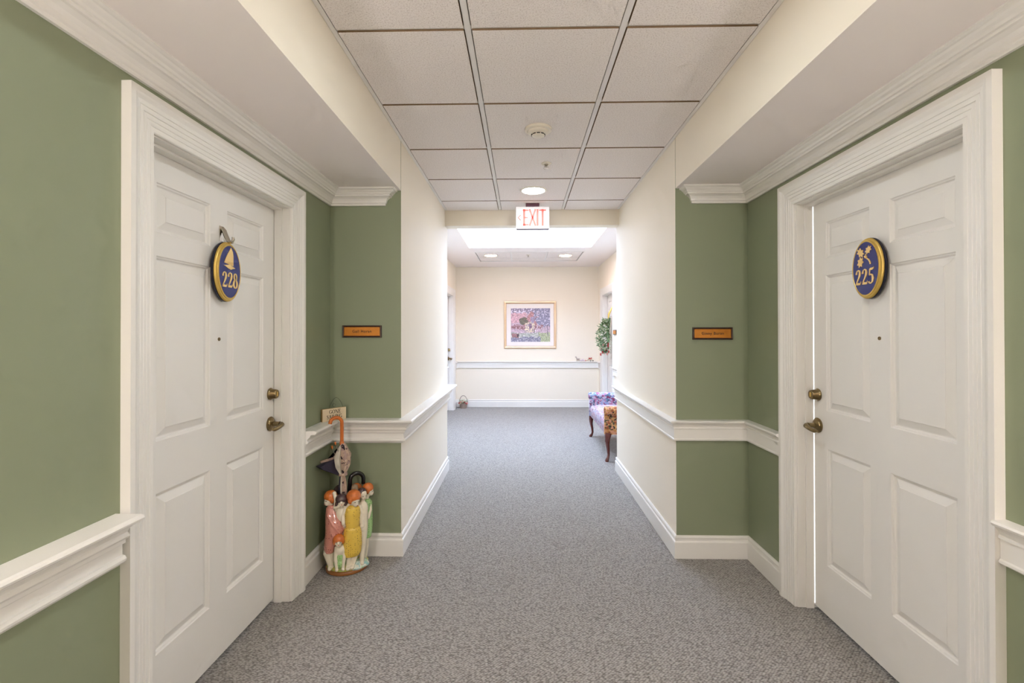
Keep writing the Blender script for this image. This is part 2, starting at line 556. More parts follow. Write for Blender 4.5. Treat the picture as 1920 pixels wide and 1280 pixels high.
def corner_block(name, x0, x1, y0, y1, green_face):
    mb = MB().box(x0, x1, y0, y1, 0, 2.75)
    mb.mi[{'front': 2, 'back': 3}[green_face]] = 1
    return struct(mb.build(name, [M['cream'], M['green']], recalc=False))
corner_block('wall_left_corridor', XBL - TK, XL, YN, YE, 'front')
corner_block('wall_right_corridor', XR, XBR + TK, YN, YE, 'front')
corner_block('wall_left_rear', XAL - TK, XL, YR0, Y0, 'back')
corner_block('wall_right_rear', XR, XAR + TK, YR0, Y0, 'back')
struct(MB().box(-1.6, 1.8, YR0 - 0.2, YR0, 0, 2.75).build('wall_front', M['cream']))
struct(MB().box(XBL, XBR, YB, YB + 0.2, 0, 2.75).build('wall_back', M['cream']))
struct(MB().box(XL, XR, YH, YE, ZHD, 2.75).build('wall_header', M['cream']))

for side, xa, xb in (('left', XAL, XL - 0.0015), ('right', XR + 0.0015, XAR)):
    mb = MB().box(xa, xb, Y0, YN, ZS, 2.75)
    mb.mi[0] = 1
    struct(mb.build('wall_%s_soffit' % side, [M['cream'], M['white']], recalc=False))

# suspended ceiling: slab, tees and one tegular tile per bay
ceil = struct(MB().box(XL, XR, YR0, YH, ZC + 0.03, 2.75).build('ceiling', M['white']),
              'suspended ceiling of square mineral tiles in a white grid')
B1, B2, R0, T = -0.2111, 0.3985, 1.856, 0.6096
rows = [R0 + k * T for k in range(-10, 5)]
for x in (B1, B2):
    under(MB().box(x - 0.012, x + 0.012, YR0, YH, ZC + 0.005, ZC + 0.029).build('main_tee', M['tee']), ceil)
for y in rows:
    for a, b in ((XL, B1 - 0.012), (B1 + 0.012, B2 - 0.012), (B2 + 0.012, XR)):
        under(MB().box(a + 0.0005, b - 0.0005, y - 0.012, y + 0.012, ZC + 0.008, ZC + 0.029).build('cross_tee', M['tee']), ceil)
for x0, x1 in ((XL, XL + 0.020), (XR - 0.020, XR)):
    under(MB().box(x0, x1, YR0, YH, ZC + 0.002, ZC + 0.0075).build('wall_angle', M['tee']), ceil)
edges = [YR0] + [y for y in rows if y > YR0 + 0.05] + [YH]
G, GY = 0.0165, 0.0085
tile_mesh = {}
for c, (a, b) in enumerate(((XL + 0.024, B1 - G), (B1 + G, B2 - G), (B2 + G, XR - 0.024))):
    for i in range(len(edges) - 1):
        y0, y1 = edges[i] + (GY if i else 0.004), edges[i + 1] - (GY if i < len(edges) - 2 else 0.004)
        key = (c, round(y1 - y0, 4))
        cx, cy = (a + b) / 2, (y0 + y1) / 2
        if key not in tile_mesh:
            w, d = (b - a) / 2, (y1 - y0) / 2
            mb = MB().box(-w, w, -d, d, 0, 0.022)
            mb.mi = [0, 0, 1, 1, 1, 1]           # cut edges in raw-fibre tan, darkened to give the shadow lines between tiles
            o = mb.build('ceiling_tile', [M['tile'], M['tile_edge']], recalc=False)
            tile_mesh[key] = o.data
        else:
            o = bpy.data.objects.new('ceiling_tile', tile_mesh[key])
            COL.objects.link(o)
        o.location = (cx, cy, ZC)
        o.parent = ceil

# lobby ceiling with the skylight opening and the tiled tray
def plate(xs, ys, holes, z0, z1):
    mb = MB()
    idx = {}
    def V(i, j, k):
        if (i, j, k) not in idx:
            idx[(i, j, k)] = len(mb.v)
            mb.v.append((xs[i], ys[j], (z0, z1)[k]))
        return idx[(i, j, k)]
    solid = {(i, j) for i in range(len(xs) - 1) for j in range(len(ys) - 1)} - set(holes)
    for i, j in solid:
        for k in (0, 1):
            mb.f.append([V(i, j, k), V(i + 1, j, k), V(i + 1, j + 1, k), V(i, j + 1, k)])
        for di, dj, e in ((-1, 0, ((i, j), (i, j + 1))), (1, 0, ((i + 1, j), (i + 1, j + 1))), (0, -1, ((i, j), (i + 1, j))), (0, 1, ((i, j + 1), (i + 1, j + 1)))):
            if (i + di, j + dj) not in solid:
                (p, q) = e
                mb.f.append([V(*p, 0), V(*q, 0), V(*q, 1), V(*p, 1)])
    mb.mi = [0] * len(mb.f)
    return mb
SX0, SX1, SY0, SY1 = -0.752, 0.985, 5.36, 6.79
GX0, GX1, GY0, GY1 = -0.722, 0.945, 7.14, 8.10
fc = struct(plate([XBL, SX0, GX0, GX1, SX1, XBR], [YE, SY0, SY1, GY0, GY1, YB],
                  [(1, 1), (2, 1), (3, 1), (2, 3)], ZF, ZF + 0.10).build('ceiling_lobby', M['white']),
            'white lobby ceiling with a skylight and a small tiled tray')
# tray: trim, tees and tiles
e = 0.014
for n_, a, b, c, d in (('tray_trim', GX0, GX1, GY0, GY0 + e), ('tray_trim', GX0, GX1, GY1 - e, GY1),
                       ('tray_trim', GX0, GX0 + e, GY0 + e, GY1 - e), ('tray_trim', GX1 - e, GX1, GY0 + e, GY1 - e)):
    under(MB().box(a, b, c, d, ZF - 0.003, ZF + 0.02).build(n_, M['tee']), fc)
gx = [GX0 + e, GX0 + 0.555, GX1 - 0.555, GX1 - e]
gy = [GY0 + e, GY0 + 0.62, GY1 - e]
under(MB().box(GX0 + e, GX1 - e, gy[1] - 0.01, gy[1] + 0.01, ZF + 0.016, ZF + 0.026).build('cross_tee', M['tee']), fc)
for x in gx[1:3]:
    under(MB().box(x - 0.01, x + 0.01, GY0 + e, GY1 - e, ZF + 0.010, ZF + 0.016).build('main_tee', M['tee']), fc)
for i in range(3):
    for j in range(2):
        under(MB().box(gx[i] + 0.012, gx[i + 1] - 0.012, gy[j] + 0.012, gy[j + 1] - 0.012, ZF + 0.006, ZF + 0.03).build('ceiling_tile', M['tile']), fc)
under(MB().box(GX0, GX1, GY0, GY1, ZF + 0.032, ZF + 0.05).build('tray_back', M['white']), fc)

# skylight: white shaft lining and a frosted pane
win = thing('window_1', (0.1, 5.9, ZF), None, None, kind='structure')
win['label'] = 'bright frosted skylight over the far lobby'
SH = 0.50
for a, b, c, d in ((SX0 - 0.03, SX0, SY0, SY1), (SX1, SX1 + 0.03, SY0, SY1), (SX0 - 0.03, SX1 + 0.03, SY0 - 0.03, SY0), (SX0 - 0.03, SX1 + 0.03, SY1, SY1 + 0.03)):
    under(MB().box(a, b, c, d, ZF + 0.1005, ZF + SH + 0.03).build('shaft_lining', M['white']), win)
under(MB().box(SX0, SX1, SY0, SY1, ZF + 0.50, ZF + 0.512).build('pane', M['skypane']), win)

# ------------------------------------------------------------------ mouldings
BASE = [(0, 0.002), (0.016, 0.002), (0.016, 0.100), (0.0135, 0.105), (0.009, 0.108), (0.009, 0.120), (0.012, 0.126), (0.010, 0.134), (0.005, 0.140), (0, 0.140)]
RAIL_L = [(0, 0.700), (0.012, 0.700), (0.016, 0.708), (0.026, 0.709), (0.033, 0.716), (0.034, 0.723), (0.029, 0.731), (0.021, 0.733), (0.021, 0.762), (0.031, 0.768),
          (0.031, 0.780), (0.040, 0.783), (0.044, 0.789), (0.040, 0.796), (0.036, 0.800), (0.044, 0.812), (0.050, 0.815), (0.056, 0.828), (0.062, 0.831), (0.078, 0.832),
          (0.086, 0.837), (0.088, 0.843), (0.085, 0.849), (0.078, 0.852), (0, 0.852)]
RAIL_R = [(0, 0.720), (0.018, 0.720), (0.022, 0.724), (0.022, 0.731), (0.017, 0.735), (0.017, 0.791), (0.023, 0.794), (0.023, 0.800), (0.019, 0.804), (0.022, 0.814),
          (0.030, 0.824), (0.036, 0.828), (0.042, 0.831), (0.045, 0.838), (0.041, 0.844), (0, 0.846)]
CROWN = [(0, -0.095), (0.011, -0.095), (0.014, -0.090), (0.014, -0.084), (0.019, -0.080), (0.021, -0.068), (0.028, -0.056), (0.040, -0.047), (0.048, -0.045), (0.050, -0.040),
         (0.050, -0.036), (0.056, -0.034), (0.060, -0.026), (0.068, -0.020), (0.073, -0.013), (0.079, -0.011), (0.085, -0.007), (0.085, 0), (0, 0)]
CO0, CO1 = DY0 - 0.117, DY1 + 0.117          # outer edges of the near casings
def P3(*pts, z=0.0):
    return [(x, y, z) for x, y in pts]

for nm, prof in (('baseboard', BASE), ('rail', RAIL_L)):
    A = 'white baseboard' if nm == 'baseboard' else 'deep white chair rail with stepped mouldings'
    N1 = 'baseboard_left_%s' if nm == 'baseboard' else 'trim_chair_rail_left_%s'
    near_end = CO0 - 0.001 if nm == 'baseboard' else CO0 - 0.016
    run(N1 % 'near', P3((XAL, Y0), (XAL, near_end)), prof, M['trim'], A + ' on the green wall left of door 228')
    run(N1 % 'corner', P3((XAL, CO1 + 0.001), (XAL, YN), (XL, YN), (XL, YE), (XBL, YE), (XBL, FLY0 - 0.118)), prof, M['trim'], A + ' wrapping the left corridor corner')
run('baseboard_left_end', P3((XBL, FLY1 + 0.118), (XBL, YB), (XBR, YB), (XBR, FRY1 + 0.118)), BASE, M['trim'], 'white baseboard along the back wall')
run('trim_chair_rail_back', P3((XBL, FLY1 + 0.118), (XBL, YB), (XBR, YB), (XBR, FRY1 + 0.118)), RAIL_R, M['trim'], 'white chair rail along the back wall')
for nm, prof in (('baseboard', BASE), ('rail', RAIL_R)):
    A = 'white baseboard' if nm == 'baseboard' else 'flat white chair rail'
    N1 = 'baseboard_right_%s' if nm == 'baseboard' else 'trim_chair_rail_right_%s'
    run(N1 % 'corner', P3((XBR, FRY0 - 0.118), (XBR, YE), (XR, YE), (XR, YN), (XAR, YN), (XAR, CO1 + 0.001)), prof, M['trim'], A + ' wrapping the right corridor corner')
    run(N1 % 'near', P3((XAR, CO0 - 0.001), (XAR, Y0)), prof, M['trim'], A + ' on the green wall right of door 225')
# crown under the soffits, returned to the end wall short of the corner
run('trim_crown_left', P3((XAL, Y0), (XAL, YN), (-0.858, YN), (-0.858, YN + 0.02), z=ZS), CROWN, M['trim'], 'white crown moulding under the left soffit')
run('trim_crown_right', P3((1.053, YN + 0.02), (1.053, YN), (XAR, YN), (XAR, Y0), z=ZS), CROWN, M['trim'], 'white crown moulding under the right soffit')

# ------------------------------------------------------------------ six-panel doors
CASING = [(0, 0), (0, 0.010), (0.003, 0.013), (0.016, 0.0135), (0.018, 0.0115), (0.020, 0.0140), (0.032, 0.0150), (0.034, 0.0130), (0.036, 0.0160), (0.048, 0.0175),
          (0.050, 0.0155), (0.052, 0.0185), (0.064, 0.0200), (0.066, 0.0180), (0.068, 0.0210), (0.080, 0.0240), (0.090, 0.0290), (0.096, 0.0310), (0.113, 0.0310), (0.113, 0)]
PANELS_Y = [(0.122, 0.410), (0.520, 0.808)]
PANELS_Z = [(0.261, 0.822), (1.003, 1.653), (1.736, 1.910)]

def make_door(n, xwall, inward, oy0, label, hardware=True, far=False):
    """inward = +1 when the room lies towards +X of this wall"""
    w = DY1 - DY0
    xd = xwall - inward * 0.079
    d = thing('door_%d' % n, (xd, oy0 + w / 2, 0), None, None, kind='structure')
    d['label'] = label
    F = lambda s, z, c=0.0: (xd + inward * c, oy0 + s, z)
    # slab: stiles and rails with six moulded openings
    mb = MB()
    ss = [0.004] + [v for p in PANELS_Y for v in p] + [w - 0.004]
    zz = [0.022] + [v for p in PANELS_Z for v in p] + [DZ - 0.004]
    for i in range(5):
        for j in range(7):
            a, b, c, e_ = ss[i], ss[i + 1], zz[j], zz[j + 1]
            if i in (1, 3) and j in (1, 3, 5):
                r = []
                for ins, dep in ((0, 0), (0.003, -0.004), (0.008, -0.006), (0.011, -0.011), (0.014, -0.012)):
                    r.append([F(a + ins, c + ins, dep), F(b - ins, c + ins, dep), F(b - ins, e_ - ins, dep), F(a + ins, e_ - ins, dep)])
                mb.rings(r, cap=False)
                mb.add([F(a + .014, c + .014, -.012), F(b - .014, c + .014, -.012), F(b - .014, e_ - .014, -.012), F(a + .014, e_ - .014, -.012)], [[0, 1, 2, 3]])
            else:
                mb.add([F(a, c), F(b, c), F(b, e_), F(a, e_)], [[0, 1, 2, 3]])
    a, b, c, e_ = ss[0], ss[-1], zz[0], zz[-1]
    mb.rings([[F(a, c), F(b, c), F(b, e_), F(a, e_)], [F(a, c, -.044), F(b, c, -.044), F(b, e_, -.044), F(a, e_, -.044)]], cap=False)
    mb.add([F(a, c, -.044), F(b, c, -.044), F(b, e_, -.044), F(a, e_, -.044)], [[0, 1, 2, 3]])
    slab = mb.build('door_slab', M['door'])
    bm = bmesh.new()
    bm.from_mesh(slab.data)
    bmesh.ops.remove_doubles(bm, verts=bm.verts, dist=0.0002)
    bmesh.ops.recalc_face_normals(bm, faces=bm.faces)
    bm.to_mesh(slab.data)
    bm.free()
    under(slab, d)
    for p in PANELS_Y:
        for q in PANELS_Z:
            r = []
            for ins, dep in ((0.0145, -0.0118), (0.017, -0.0112), (0.042, -0.0012), (0.0435, 0.0008)):
                r.append([F(p[0] + ins, q[0] + ins, dep), F(p[1] - ins, q[0] + ins, dep), F(p[1] - ins, q[1] - ins, dep), F(p[0] + ins, q[1] - ins, dep)])
            under(MB().rings(r).build('door_panel', M['door']), d)
    # jamb around the slab and the dark back of the opening
    jx = sorted((xwall - inward * 0.20, xwall))
    for a, b, c, e_ in ((-0.018, 0.0, 0.002, DZ + 0.018), (w, w + 0.018, 0.002, DZ + 0.018), (0.0, w, DZ, DZ + 0.018)):
        under(MB().box(jx[0], jx[1], oy0 + a, oy0 + b, c, e_).build('jamb', M['trim']), d)
    sx = sorted((xd + inward * 0.0032, xd + inward * 0.040))
    for a, b, c, e_ in ((w - 0.009, w - 0.0005, 0.002, DZ - 0.0005), (0.0005, w - 0.0095, DZ - 0.010, DZ - 0.0005), (0.0005, 0.009, 0.002, DZ - 0.0105)):
        under(MB().box(sx[0], sx[1], oy0 + a, oy0 + b, c, e_).build('door_stop', M['trim']), d)
    # casing: two legs and a head, mitred
    x = xwall
    g_ = 0.004
    path = [(x, oy0 - g_, 0.002), (x, oy0 - g_, DZ + g_), (x, oy0 + w + g_, DZ + g_), (x, oy0 + w + g_, 0.002)]
    for vs, fs in sweep(path, CASING, (inward, 0, 0), -inward):
        under(MB().add(vs, fs).build('casing', M['trim']), d)
    if hardware:
        hy = oy0 + 0.873
        A = (inward, 0, 0)
        db = under(MB().lathe([(0.030, 0), (0.031, 0.004), (0.028, 0.007), (0.0255, 0.010), (0.0225, 0.034), (0.020, 0.0365), (0.013, 0.037)], (xd, hy, 1.073), A, 24).build('deadbolt', M['brass'], smooth=True), d)
        kb = MB().box(*sorted((xd + inward * 0.0365, xd + inward * 0.0385)), hy - 0.006, hy + 0.006, 1.062, 1.084).build('keyhole', M['gold'], bevel=0.002)
        kb.parent = db
        rs = MB().lathe([(0.036, 0), (0.037, 0.004), (0.034, 0.007), (0.030, 0.008), (0.028, 0.012), (0.020, 0.016), (0.0125, 0.018), (0.012, 0.045), (0.013, 0.05)], (xd, hy, 0.922), A, 24).build('lever_rosette', M['brass'], smooth=True)
        under(rs, d)
        pts = [F(0.873, 0.922, 0.042), F(0.873, 0.922, 0.058), F(0.862, 0.921, 0.066), F(0.84, 0.916, 0.068), F(0.82, 0.911, 0.066), F(0.80, 0.909, 0.062), F(0.785, 0.911, 0.060)]
        lv = MB().tube(pts, [0.010, 0.0115, 0.012, 0.0105, 0.0095, 0.010, 0.006], 12).build('lever', M['brass'], smooth=True)
        lv.parent = rs
    if hardware and not far:
        under(MB().lathe([(0.0075, 0), (0.0075, 0.003), (0.005, 0.004), (0.004, 0.002)], (xd, oy0 + 0.465, 1.356), (inward, 0, 0), 16).build('peephole', M['brass'], smooth=True), d)
    return d

make_door(1, XAL, 1, DY0, 'white six-panel door numbered 228 on the left')
d2 = make_door(2, XAR, -1, DY0, 'white six-panel door numbered 225 on the right')
# glowing strip in the latch-side gap stands in for light from the apartment
under(MB().box(XAR + 0.0770, XAR + 0.0788, DY1 - 0.012, DY1 - 0.001, 0.03, DZ - 0.012).build('gap_glow_strip', mat('door_glow_strip', (255, 255, 255), 0.6, emis=((0.92, 0.96, 1.0), 0.7))), d2)
make_door(3, XBL, 1, FLY0, 'white door at the far left of the lobby', far=True)
make_door(4, XBR, -1, FRY0, 'white door with a wreath at the far right of the lobby', hardware=False, far=True)

# ------------------------------------------------------------------ oval door signs
def oval(cy, cz, xd, inward, rings_, F):
    pass

def oval_sign(name, xd, inward, cy, cz, label, digits, emblem):
    g = 0.014                                # stands a little off the door
    t = thing(name, (xd + inward * g, cy, cz), label, 'sign', 'oval number signs on the doors')
    sd = (0, 1, 0) if inward > 0 else (0, -1, 0)
    F = frame_map((xd + inward * g, cy, cz), sd, (inward, 0, 0))
    n = 56
    def ring(a, b, c):
        return [F(a * math.cos(2 * math.pi * k / n), b * math.sin(2 * math.pi * k / n), c) for k in range(n)]
    under(MB().rings([ring(.084, .121, 0), ring(.089, .126, .002), ring(.089, .126, .011), ring(.086, .123, .012)]).build('backing', M['navy'], smooth=True), t)
    under(MB().rings([ring(.087, .124, .0121), ring(.0885, .1255, .015), ring(.087, .124, .019), ring(.083, .120, .022), ring(.080, .117, .0225), ring(.078, .115, .0265), ring(.074, .111, .0275),
                      ring(.0725, .1095, .0262)], cap=True).build('gilt_rim', M['gold'], smooth=True), t)
    fc_ = under(MB().rings([ring(.0722, .1092, .0255), ring(.0720, .1090, .0268)]).build('face', M['blue']), t)
    for mb in word(digits, F, 0.064, 0.0, -0.066, .0268, .0292, 0.88):
        under(mb.build('numeral', M['giltpaint']), t)
    emblem(t, F)
    return t

def flat_shape(poly, F, n0, n1):
    n = len(poly)
    return MB().add([F(*p, n0) for p in poly] + [F(*p, n1) for p in poly],
                    [list(range(n))[::-1], list(range(n, 2 * n))] + [[i, (i + 1) % n, n + (i + 1) % n, n + i] for i in range(n)])

def ship(t, F):
    n0, n1 = .0268, .0290
    k_s = 1.22
    sail = [(-0.033, 0.031)] + [(-0.033 + 0.036 * k, 0.031 + 0.056 * (k ** 0.8)) for k in (0.2, 0.4, 0.6, 0.8)] + [(0.004, 0.089), (0.014, 0.074), (0.017, 0.060), (0.017, 0.024)]
    sail = [(x * k_s, 0.012 + (y - 0.012) * k_s * 0.98) for x, y in sail]
    under(flat_shape(sail, F, n0, n1).build('sail', M['giltpaint']), t)
    hull = [(-0.036, 0.022), (-0.020, 0.024), (-0.004, 0.027), (0.016, 0.021), (0.028, 0.017), (0.014, 0.014), (0.004, 0.010), (-0.012, 0.013), (-0.026, 0.019)]
    hull = [(x * k_s, 0.012 + (y - 0.012) * k_s) for x, y in hull]
    under(flat_shape(hull, F, n0, n1).build('hull', M['giltpaint']), t)

def oak(t, F):
    n0, n1 = .0268, .0290
    mb = MB()
    ribbon(mb, [(-0.004, 0.052, .004), (0.004, 0.045, .005), (0.012, 0.040, .005), (0.022, 0.034, .006), (0.030, 0.022, .007), (0.031, 0.014, .007)], F, n0, n1)
    ribbon(mb, [(0.006, 0.046, .004), (0.004, 0.060, .004)], F, n0, n1)
    under(mb.build('twig', M['giltpaint']), t)
    for cx, cy_, ang, sc in ((-0.025, 0.068, 140, 1.0), (0.020, 0.074, 40, 0.85), (-0.026, 0.028, 250, 1.0)):
        pts = []
        for k in range(28):
            a = 2 * math.pi * k / 28
            r = (0.017 + 0.0045 * math.cos(7 * a)) * sc
            x, y = r * 1.15 * math.cos(a), r * 0.85 * math.sin(a)
            ca, sa = math.cos(math.radians(ang)), math.sin(math.radians(ang))
            pts.append((cx + x * ca - y * sa, cy_ + x * sa + y * ca))
        under(flat_shape(pts, F, n0, n1).build('oak_leaf', M['giltpaint']), t)
    under(MB().ball(F(0.008, 0.046, 0.029), 0.006).build('acorn', M['giltpaint'], smooth=True), t)

XDL, XDR = XAL - 0.079, XAR + 0.079
sl = oval_sign('door_sign', XDL, 1, 1.985, 1.640, 'blue oval sign with a gold sailboat and number 228', '228', ship)
oval_sign('door_sign', XDR, -1, 1.998, 1.645, 'blue oval sign with gold oak leaves and number 225', '225', oak)
# adhesive hook holding the sailboat sign
hk = thing('door_hook', (XDL, 1.99, 1.79), 'silver adhesive hook above the sailboat number sign', 'hook')
under(MB().box(XDL, XDL + 0.003, 1.975, 2.003, 1.770, 1.835).build('hook_plate', M['chrome'], bevel=0.001), hk)
under(MB().tube([(XDL + 0.003, 1.99, 1.826), (XDL + 0.012, 1.99, 1.815), (XDL + 0.022, 1.99, 1.79), (XDL + 0.034, 1.99, 1.768), (XDL + 0.046, 1.99, 1.765), (XDL + 0.052, 1.99, 1.778), (XDL + 0.050, 1.99, 1.788)],
                [0.009, 0.0095, 0.009, 0.008, 0.007, 0.006, 0.005], 10).build('hook_arm', M['chrome'], smooth=True), hk)

# ------------------------------------------------------------------ name plaques on the end walls
def plaque(x0, x1, z0, z1, text, label):
    t = thing('name_plaque', ((x0 + x1) / 2, YN, (z0 + z1) / 2), label, 'plaque', 'name plaques on the green end walls')
    F = frame_map(((x0 + x1) / 2, YN, (z0 + z1) / 2), (1, 0, 0), (0, -1, 0))
    w, h = (x1 - x0) / 2, (z1 - z0) / 2
    fr = MB()
    path = [F(-w, -h), F(w, -h), F(w, h), F(-w, h)]
    prof = [(0, 0), (0, 0.012), (0.003, 0.015), (0.008, 0.014), (0.0105, 0.009), (0.0105, 0)]
    def rect(i, c):
        return [F(-w + i, -h + i, c), F(w - i, -h + i, c), F(w - i, h - i, c), F(-w + i, h - i, c)]
    fr.rings([rect(a, b) for a, b in prof], cap=False)
    fr.rings([rect(0, 0), rect(0.0105, 0)], cap=False)
    under(fr.build('frame', M['plaque_frame'], bevel=0.0015), t)
    under(MB().rings([rect(0.0107, 0.0005), rect(0.0107, 0.0085)]).build('face_plate', M['plaque_face']), t)
    under(font_text('lettering', text, 0.0235, F, 0.0088, M['ink'], 1.15), t)
plaque(-1.115, -0.871, 1.352, 1.427, 'Gail Horan', 'wood-framed copper name plaque left of the corridor')
plaque(1.045, 1.287, 1.336, 1.411, 'Ginny Buran', 'wood-framed copper name plaque right of the corridor')
# one more on the far lobby wall
t = thing('name_plaque', (XBR, 7.2, 1.38), 'small brown name plaque beside the wreath in the lobby', 'plaque')
under(MB().box(XBR - 0.022, XBR, 7.08, 7.32, 1.343, 1.418).build('frame', M['plaque_frame'], bevel=0.003), t)
under(MB().box(XBR - 0.024, XBR - 0.0221, 7.092, 7.308, 1.354, 1.407).build('face_plate', M['plaque_face']), t)

# ------------------------------------------------------------------ ceiling fixtures
def downlight(x, y, z, m, label, group=None):
    t = thing('ceiling_light', (x, y, z), label, 'light', group)
    under(MB().lathe([(0.094, 0.002), (0.096, -0.005), (0.106, -0.006), (0.112, -0.003), (0.113, 0.0)], (x, y, z), n=36, cap=False).build('trim_ring', M['ivory'], smooth=True), t)
    under(MB().lathe([(0.0935, -0.0015), (0.092, -0.004), (0.06, -0.006), (0.0, -0.0065)], (x, y, z), n=36, cap=False).build('lens', m, smooth=True), t)
    return t
CX = 0.098
downlight(CX, 3.989, ZC, M['lens_mid'], 'round recessed ceiling light just before the exit sign')
downlight(CX, 1.55, ZC, M['lens_near'], 'round recessed ceiling light between the two numbered doors')
downlight(CX, -0.89, ZC, M['lens_rear'], 'round recessed ceiling light in the corridor behind the doors')
downlight(CX, -3.1, ZC, M['lens_rear'], 'round recessed ceiling light at the rear corridor end')
downlight(-0.49, 7.50, ZF + 0.006, M['lens_lobby'], 'left round ceiling light in the lobby tile tray', 'lobby tray lights')
downlight(0.69, 7.53, ZF + 0.006, M['lens_lobby'], 'right round ceiling light in the lobby tile tray', 'lobby tray lights')

def sconce(xw, inward, y, label):
    """frosted half-drum wall lamp on the green wall"""
    t = thing('wall_sconce', (xw, y, 1.60), label, 'wall lamp', 'wall sconces on the green walls')
    under(MB().box(*sorted((xw, xw + inward * 0.012)), y - 0.055, y + 0.055, 1.52, 1.72).build('backplate', M['brass'], bevel=0.004), t)
    prof = [[(xw + inward * (0.0125 + r * math.sin(math.pi * k / 12)), y - r * math.cos(math.pi * k / 12), z) for k in range(13)] for r, z in ((0.085, 1.53), (0.11, 1.60), (0.125, 1.70))]
    under(MB().rings(prof).build('glass_shade', M['lens_sconce'], smooth=40), t)
sconce(XAL, 1, -0.30, 'frosted half-drum wall sconce on the left green wall')
sconce(XAR, -1, -0.30, 'frosted half-drum wall sconce on the right green wall')

t = thing('smoke_detector', (0.097, 2.777, ZC), 'round ivory smoke detector on the ceiling', 'smoke detector')
C = (0.097, 2.777, ZC)
under(MB().lathe([(0.079, 0), (0.080, -0.006), (0.077, -0.013), (0.066, -0.017)], C, n=40).build('base_ring', M['ivory'], smooth=30), t)
under(MB().lathe([(0.062, -0.0168), (0.060, -0.024), (0.050, -0.031), (0.041, -0.034), (0.038, -0.042), (0.030, -0.046), (0.0, -0.047)], C, n=40, cap=False).build('dome', M['ivory'], smooth=30), t)
for k in range(10):
    a = 2 * math.pi * (k + 0.5) / 10
    mb = MB()
    ring_ = []
    for da in (-0.24, -0.12, 0, 0.12, 0.24):
        c_, s_ = math.cos(a + da), math.sin(a + da)
        ring_.append([(C[0] + r * c_, C[1] + r * s_, ZC + z) for r, z in ((0.0385, -0.0365), (0.0420, -0.0365), (0.0412, -0.0408), (0.0385, -0.0408))])
    under(mb.rings(ring_).build('vent_slot', M['slot']), t)

def sprinkler(x, y, z, label, s=1.0):
    t = thing('fire_sprinkler', (x, y, z), label, 'sprinkler')
    under(MB().lathe([(0.036 * s, 0), (0.036 * s, -0.003), (0.030 * s, -0.008), (0.016 * s, -0.009), (0.014 * s, -0.004)], (x, y, z), n=24).build('escutcheon', M['ivory'], smooth=True), t)
    under(MB().lathe([(0.009 * s, -0.004), (0.009 * s, -0.016), (0.005 * s, -0.018), (0.004 * s, -0.032), (0.006 * s, -0.033)], (x, y, z), n=12).build('nozzle', M['chrome'], smooth=True), t)
    under(MB().lathe([(0.019 * s, -0.033), (0.019 * s, -0.035)], (x, y, z), n=20).build('deflector', M['chrome']), t)
    for sg in (-1, 1):
        under(MB().tube([(x + sg * 0.008 * s, y, z - 0.015 * s), (x + sg * 0.012 * s, y, z - 0.024 * s), (x + sg * 0.005 * s, y, z - 0.033 * s)], 0.0016, 6).build('frame_arm', M['chrome']), t)
sprinkler(0.173, 3.352, ZC, 'small white fire sprinkler head between smoke detector and ceiling light')
sprinkler(0.10, 7.46, ZF + 0.006, 'small fire sprinkler head in the lobby tile tray', 0.8)

# exit sign
EX, EY = 0.100, 4.40
t = thing('exit_sign', (EX, EY, ZC), 'white exit sign with red letters hanging from the ceiling', 'exit sign')
F = frame_map((EX, EY - 0.022, 2.438), (1, 0, 0), (0, -1, 0))
under(MB().box(EX - 0.062, EX + 0.062, EY - 0.02, EY + 0.02, ZC - 0.032, ZC).build('canopy', M['purple'], bevel=0.003), t)
under(MB().box(EX - 0.154, EX + 0.154, EY - 0.022, EY + 0.022, 2.336, 2.540).build('housing', M['exitface'], bevel=0.006), t)
under(MB().box(EX - 0.150, EX + 0.150, EY - 0.022, EY + 0.020, 2.3305, 2.3358).build('bottom_strip', mat('grey_plastic', (120, 116, 128), 0.5)), t)
LET = {'E': [[(0, 0, .2), (0, 1, .2)], [(-.1, .94, .13), (.34, .94, .13)], [(0, .5, .12), (.28, .5, .12)], [(-.1, .06, .13), (.34, .06, .13)]],
       'X': [[(0, 0, .17), (.46, 1, .17)], [(0, 1, .17), (.46, 0, .17)]],
       'I': [[(0, 0, .2), (0, 1, .2)]],
       'T': [[(-.26, .94, .13), (.26, .94, .13)], [(0, 0, .2), (0, 1, .2)]]}
for ch, ox in (('E', -0.078), ('X', -0.028), ('I', 0.045), ('T', 0.092)):
    mb = MB()
    for s in LET[ch]:
        ribbon(mb, [(x * 0.78, y, w * 0.62) for x, y, w in s], F, 0.0002, 0.0018, 0.152, ox, -0.075)
    under(mb.build('letter', M['exitred']), t)
mb = MB()
ribbon(mb, [(-0.110, 0.024, .006), (-0.134, 0.0, .007), (-0.110, -0.024, .006)], F, 0.0002, 0.0018)
under(mb.build('arrow', M['exitarrow']), t)

